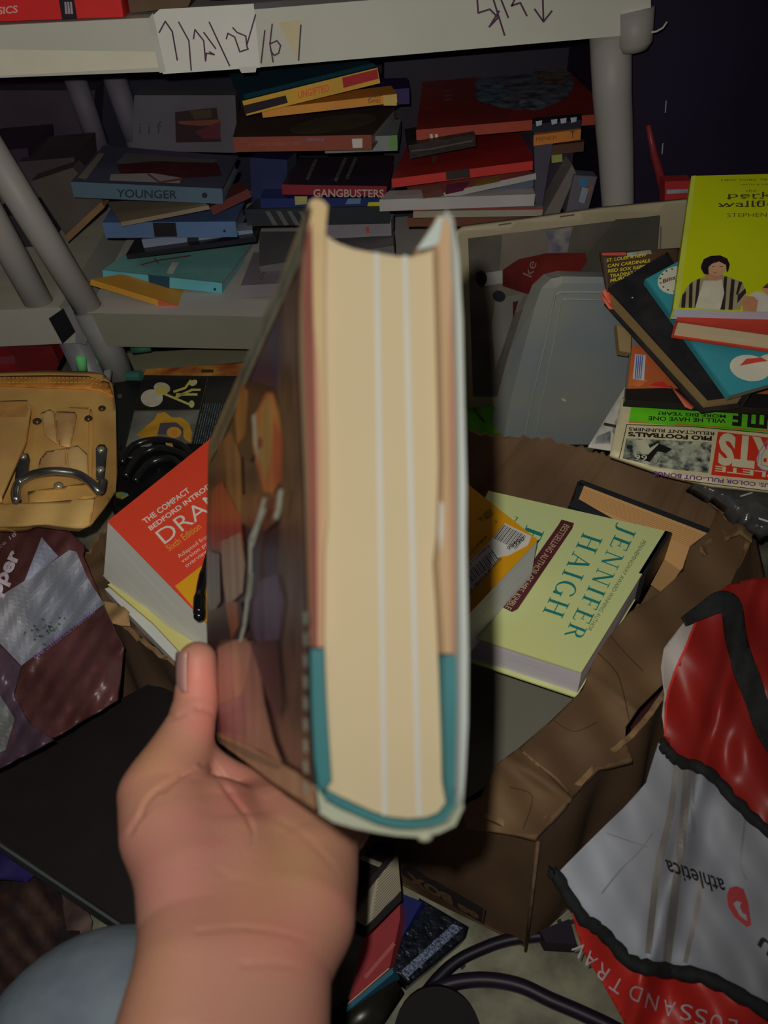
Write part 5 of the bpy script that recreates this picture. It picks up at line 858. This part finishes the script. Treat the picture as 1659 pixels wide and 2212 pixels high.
J([(448,1190),(474,1196),(476,1300),(456,1330),(447,1300)],(110,98,92)); J([(476,1170),(520,1150),(530,1220),(524,1280),(490,1310),(482,1260)],(150,122,92),rgb2=(120,88,66)); J([(450,1320),(480,1310),(520,1300),(532,1360),(490,1400),(452,1420)],(44,24,20)); J([(486,1300),(512,1300),(516,1350),(500,1380)],(140,76,40))
J([(545,1260),(600,1240),(616,1300),(600,1400),(560,1400),(536,1340)],(76,62,76),rgb2=(52,36,44)); J([(470,1400),(500,1384),(548,1386),(560,1440),(572,1520),(590,1600),(610,1650),(560,1620),(470,1590)],(126,90,70),rgb2=(104,66,58)); J([(500,1384),(530,1378),(545,1400),(530,1480),(510,1520),(500,1460)],(158,112,84)); J([(472,1520),(526,1500),(530,1590),(472,1580)],(108,68,72)); J([(540,1390),(600,1380),(612,1520),(600,1560),(575,1500)],(48,28,30))  # pinkish patches paint the thumb's reflection into the glossy jacket
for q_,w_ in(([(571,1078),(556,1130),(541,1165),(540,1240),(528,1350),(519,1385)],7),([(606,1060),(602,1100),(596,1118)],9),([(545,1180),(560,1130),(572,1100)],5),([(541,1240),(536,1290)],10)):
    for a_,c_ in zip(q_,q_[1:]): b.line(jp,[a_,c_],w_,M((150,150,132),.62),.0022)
J([(468,1582),(540,1612),(640,1668),(680,1700),(684,1750),(590,1690),(470,1600)],(140,108,76)); J([(472,1592),(560,1630),(610,1655),(600,1664),(540,1640),(472,1604)],(84,74,56))
for y_ in range(1320,1700,46): J([(655,y_),(664,y_+4),(665,y_+30),(657,y_+28)],(126,130,114))
b.build('jacket_picture',hb)
b=MB(); b.ball(W(918,1806,ZN-.002),.0016,jk,1.4,1,.9); b.build('frayed_jacket_corner',hb,True)

# ================================================================ THE PERSON: hand, forearm, knee
sk=bpy.data.materials.new('skin'); sk.use_nodes=True; nt=sk.node_tree; B_=nt.nodes['Principled BSDF']; tc=nt.nodes.new('ShaderNodeTexCoord')
def ramp(scale,c1,c2,p0,p1,det=3):
    n=nt.nodes.new('ShaderNodeTexNoise'); n.inputs['Scale'].default_value=scale; n.inputs['Detail'].default_value=det; nt.links.new(tc.outputs['Object'],n.inputs['Vector'])
    r=nt.nodes.new('ShaderNodeValToRGB'); r.color_ramp.elements[0].position=p0; r.color_ramp.elements[1].position=p1; r.color_ramp.elements[0].color=(*c1,1); r.color_ramp.elements[1].color=(*c2,1); nt.links.new(n.outputs['Fac'],r.inputs[0]); return n,r
lc=lambda c,e=.80:[min(.9,lin(x)/e) for x in c]
n1,r1=ramp(60,lc((184,120,110)),lc((176,132,104)),.36,.64)
at=nt.nodes.new('ShaderNodeVertexColor'); at.layer_name='flush'
mx=nt.nodes.new('ShaderNodeMix'); mx.data_type='RGBA'; mx.inputs[0].default_value=.72; nt.links.new(r1.outputs[0],mx.inputs[6]); nt.links.new(at.outputs['Color'],mx.inputs[7]); nt.links.new(mx.outputs[2],B_.inputs['Base Color'])
B_.inputs['Roughness'].default_value=.5; B_.inputs['Subsurface Weight'].default_value=.12; B_.inputs['Subsurface Radius'].default_value=(.008,.003,.0015); B_.inputs['Subsurface Scale'].default_value=.6; B_.inputs['Specular IOR Level'].default_value=.3
n3=nt.nodes.new('ShaderNodeTexNoise'); n3.inputs['Scale'].default_value=420; n3.inputs['Detail'].default_value=4; nt.links.new(tc.outputs['Object'],n3.inputs['Vector']); bp2=nt.nodes.new('ShaderNodeBump'); bp2.inputs['Strength'].default_value=.25; bp2.inputs['Distance'].default_value=.0006; nt.links.new(n3.outputs['Fac'],bp2.inputs['Height']); nt.links.new(bp2.outputs[0],B_.inputs['Normal'])
person=empty('person',(-.05,.02,.05),'person holding up the thick book with one bare hand, wearing grey-blue jeans','person')
# tapered capsules: chains of (px,py,depth,radius in px at that depth)
def ch(*a): return [(W(x,y,z),r*z/FPX) for x,y,z,r in a]
chains=[
 ch((426,1428,.374,42),(426,1470,.372,45),(423,1520,.368,48),(410,1566,.362,51),(388,1612,.356,57),(356,1664,.346,58),(326,1714,.338,60),(346,1790,.326,74)), # thumb
 ch((356,1720,.340,74),(376,1810,.325,92),(396,1900,.308,100),(406,2010,.292,104),(402,2100,.276,112),(372,2230,.262,122),(356,2420,.250,128)), # thumb ball to wrist, thumb side
 ch((478,1750,.342,60),(505,1850,.326,92),(530,1980,.304,106),(520,2110,.284,130),(490,2300,.262,140),(450,2500,.246,150)),
 ch((590,1780,.352,70),(650,1880,.330,96),(640,1980,.310,112),(600,2100,.288,112),(570,2300,.262,140),(530,2500,.246,150)), # heel, little-finger side
 ch((690,1800,.352,80),(680,1900,.332,84),(668,1990,.312,80)),
 ch((440,1640,.366,30),(490,1668,.368,28),(560,1712,.372,30),(650,1762,.376,34),(740,1790,.382,40)), # roots of the fingers under the spine
 # four fingers closing up behind the book, against its far cover
 ch((575,1700,.420,40),(640,1640,.428,36),(690,1540,.424,34),(700,1430,.416,32),(690,1350,.410,28)),
 ch((630,1740,.408,42),(700,1670,.414,37),(745,1560,.408,35),(752,1440,.400,33),(742,1350,.395,28)),
 ch((685,1765,.396,42),(752,1690,.400,37),(793,1580,.392,35),(798,1470,.384,32),(790,1390,.380,27)),
 ch((730,1800,.380,42),(795,1725,.380,34),(826,1640,.372,31),(832,1560,.366,28),(828,1500,.362,24)),
 ch((560,1760,.365,60),(575,1700,.418,42)),ch((630,1790,.362,60),(630,1740,.406,44)),ch((690,1810,.360,60),(685,1765,.394,44)),
]
cut=[([(436,1650),(464,1660),(488,1700),(514,1736),(537,1768),(547,1800),(541,1834)],.0034,5),([(350,1711),(386,1679),(440,1652)],.0022,3.5),([(299,1766),(326,1719),(378,1681),(430,1660)],.0020,3.5),
 ([(280,1800),(300,1768),(330,1740)],.0008,4),([(425,2012),(500,2004),(555,2006),(620,2018),(690,2042)],.0012,5),([(520,2085),(600,2082),(673,2097)],.0007,5),([(372,1546),(350,1528)],.0010,4),([(425,1529),(450,1534),(470,1548)],.0012,5),([(600,1770),(650,1800),(700,1850),(740,1900)],.0006,6),([(470,1880),(500,1900),(540,1900)],.0003,7),([(400,1540),(380,1550),(362,1556)],.0006,3)]
segs=[(a[0],b_[0],a[1],b_[1]) for c in chains for a,b_ in zip(c,c[1:])]
def segd(P,s):
    a,b_,ra,rb_=s; ab=b_-a; t=np.clip(((P-a)@ab)/(ab@ab),0,1); return np.linalg.norm(P-(a+t[:,None]*ab),axis=1)-(ra+(rb_-ra)*t)
def sdf(P,kk=.005):
    acc=np.zeros(len(P))
    for c in chains:
        q=np.min([segd(P,(a[0],b_[0],a[1],b_[1])) for a,b_ in zip(c,c[1:])],axis=0); acc+=np.exp(-np.clip(q/kk,-30,30))
    d=-kk*np.log(acc+1e-30)
    return d
sb=MB()
for a,b_,ra,rb_ in segs:
    L=np.linalg.norm(b_-a); n=max(2,int(L/.004))
    for i in range(n+1): sb.ball(a+(b_-a)*i/n,(ra+(rb_-ra)*i/n),sk,n=10)
tmp=sb.build('tmp'); rm_=tmp.modifiers.new('r','REMESH'); rm_.mode='VOXEL'; rm_.voxel_size=.0012
dg=bpy.context.evaluated_depsgraph_get(); me=bpy.data.meshes.new_from_object(tmp.evaluated_get(dg)); bpy.data.objects.remove(tmp)
n=len(me.vertices); P=np.empty(n*3); me.vertices.foreach_get('co',P); P=P.reshape(-1,3)
for it in range(8):
    d=sdf(P); e=1e-4; g=np.stack([(sdf(P+V(q)*e)-d)/e for q in((1,0,0),(0,1,0),(0,0,1))],1); gn=np.linalg.norm(g,axis=1)[:,None]+1e-6
    P=P-g/gn*np.clip(d,-.002,.002)[:,None]*.8
D=P-CAM; z=D@FW; S=np.stack([CX+FPX*(D@RT)/z,CY-FPX*(D@UP)/z],1); N=g/gn; vis=np.clip(-(N@FW)*1.5,0,1)
for c,dep,wd in cut:
    c=smooth_path(c,5); dd=np.full(n,1e9); L_=len(c)-1
    for i,(a_,b_) in enumerate(zip(c,c[1:])):
        ab=b_-a_; t=np.clip(((S-a_)@ab)/(ab@ab+1e-9),0,1); dd=np.minimum(dd,np.linalg.norm(S-(a_+t[:,None]*ab),axis=1)+wd*1.3*max(0,(i-L_*.6)/(L_*.4)))
    P=P-N*(vis*dep*np.exp(-(dd/wd)**2))[:,None]+N*(vis*dep*.10*np.exp(-((dd-wd*2.4)/wd)**2))[:,None]
base=V(lc((178,126,108))); colr=np.tile(base,(n,1))
for x_,y_,r_,c_,k_ in ((446,1470,55,(214,124,112),.8),(440,1560,40,(196,112,108),.7),(420,1880,140,(178,116,112),.8),(610,2040,80,(196,118,104),.7),(520,1720,60,(176,104,96),.8),(350,1960,80,(180,126,114),.5),(640,1850,100,(178,138,98),.9),(330,1640,70,(184,136,98),.8),(300,2120,110,(178,132,102),.8),(560,2170,120,(170,124,110),.7),(720,1950,50,(190,124,108),.6),(540,1960,70,(180,126,96),.6)):
    kk=k_*np.exp(-(((S-V((x_,y_)))/r_)**2).sum(1)); colr=colr*(1-kk[:,None])+V(lc(c_))*kk[:,None]
vc=me.color_attributes.new('flush','FLOAT_COLOR','POINT'); vc.data.foreach_set('color',np.concatenate([colr,np.ones((n,1))],1).ravel().astype(np.float32))
me.vertices.foreach_set('co',P.ravel()); me.materials.clear(); me.materials.append(sk); me.polygons.foreach_set('use_smooth',[True]*len(me.polygons)); me.update()
body=bpy.data.objects.new('hand_and_forearm',me); COL.objects.link(body); body.parent=person; body.matrix_parent_inverse=person.matrix_world.inverted(); sm=body.modifiers.new('s','SMOOTH'); sm.iterations=2; sm.factor=.5
# thumb nail
m=MB(); G=[]
for i in range(9):
    r=[]
    for j in range(6):
        u,v=i/8.,j/5.; x=384+22*v+10*math.sin(u*3.14)*(-.3)*(1-v); y=1408+88*u; zz=.372-.0128*math.sin((.10+.42*v)*math.pi) ; r.append(W(x+(1-abs(2*u-1)**3)*-1,y,zz-.0006))
    G.append(r)
m.grid(G,M((196,146,132),.86,.25,.08,20,spec=.6)); o=m.build('thumb_nail',person,True); sd=o.modifiers.new('s','SOLIDIFY'); sd.thickness=.0008
# jeans leg
jn=M((96,104,108),.50,.85,.16,40,.15,rgb2=(84,92,98)); m=MB()
K=W(238,2348,.40); R_=.0775; m.ball(K,R_,jn,1,1,1,40)
def leg(a,b,r0,r1,n=8):
    m.tube([V(a)*(1-i/n)+V(b)*(i/n) for i in range(n+1)],[r0+(r1-r0)*(i/n)**.8 for i in range(n+1)],jn,36)
leg(K,(K[0]+.02,-.36,.30),R_*.99,.088); leg(K,(K[0]-.05,-.12,.065),R_*.97,.058)
m.build('jeans',person,True)

# sub-parts belong to their parts
SUB={'top_band':['stitching','rivet'],'front_pocket':['pocket_band'],'tub_body':['rim_ridge','tape_scrap'],'page_block':['pale_gathering'],'film':['printed_panel'],'folded_flap':['crease'],'hand_and_forearm':['thumb_nail'],'white_panel':['printed_lettering'],'red_side_band':['side_lettering'],'red_panel':['seam_piping'],'jacket_left_side':['jacket_picture'],'bag':['cable_tag'],'pages':['printed_cover'],'left_board':['red_lining_edge'],'right_board':['endpaper_edge'],'lower_shelf':['tape_patch'],'top_shelf':['paper_label']}
base_=lambda o:o.name.split('.')[0]
for r in [o for o in COL.objects if o.type=='EMPTY' and not o.parent]:
    kids=[c for c in COL.objects if c.parent==r]
    for pn,cn in SUB.items():
        P_=[k for k in kids if base_(k)==pn]
        if P_:
            for c in kids:
                if base_(c) in cn: c.parent=P_[0]; c.matrix_parent_inverse=Matrix.Identity(4)
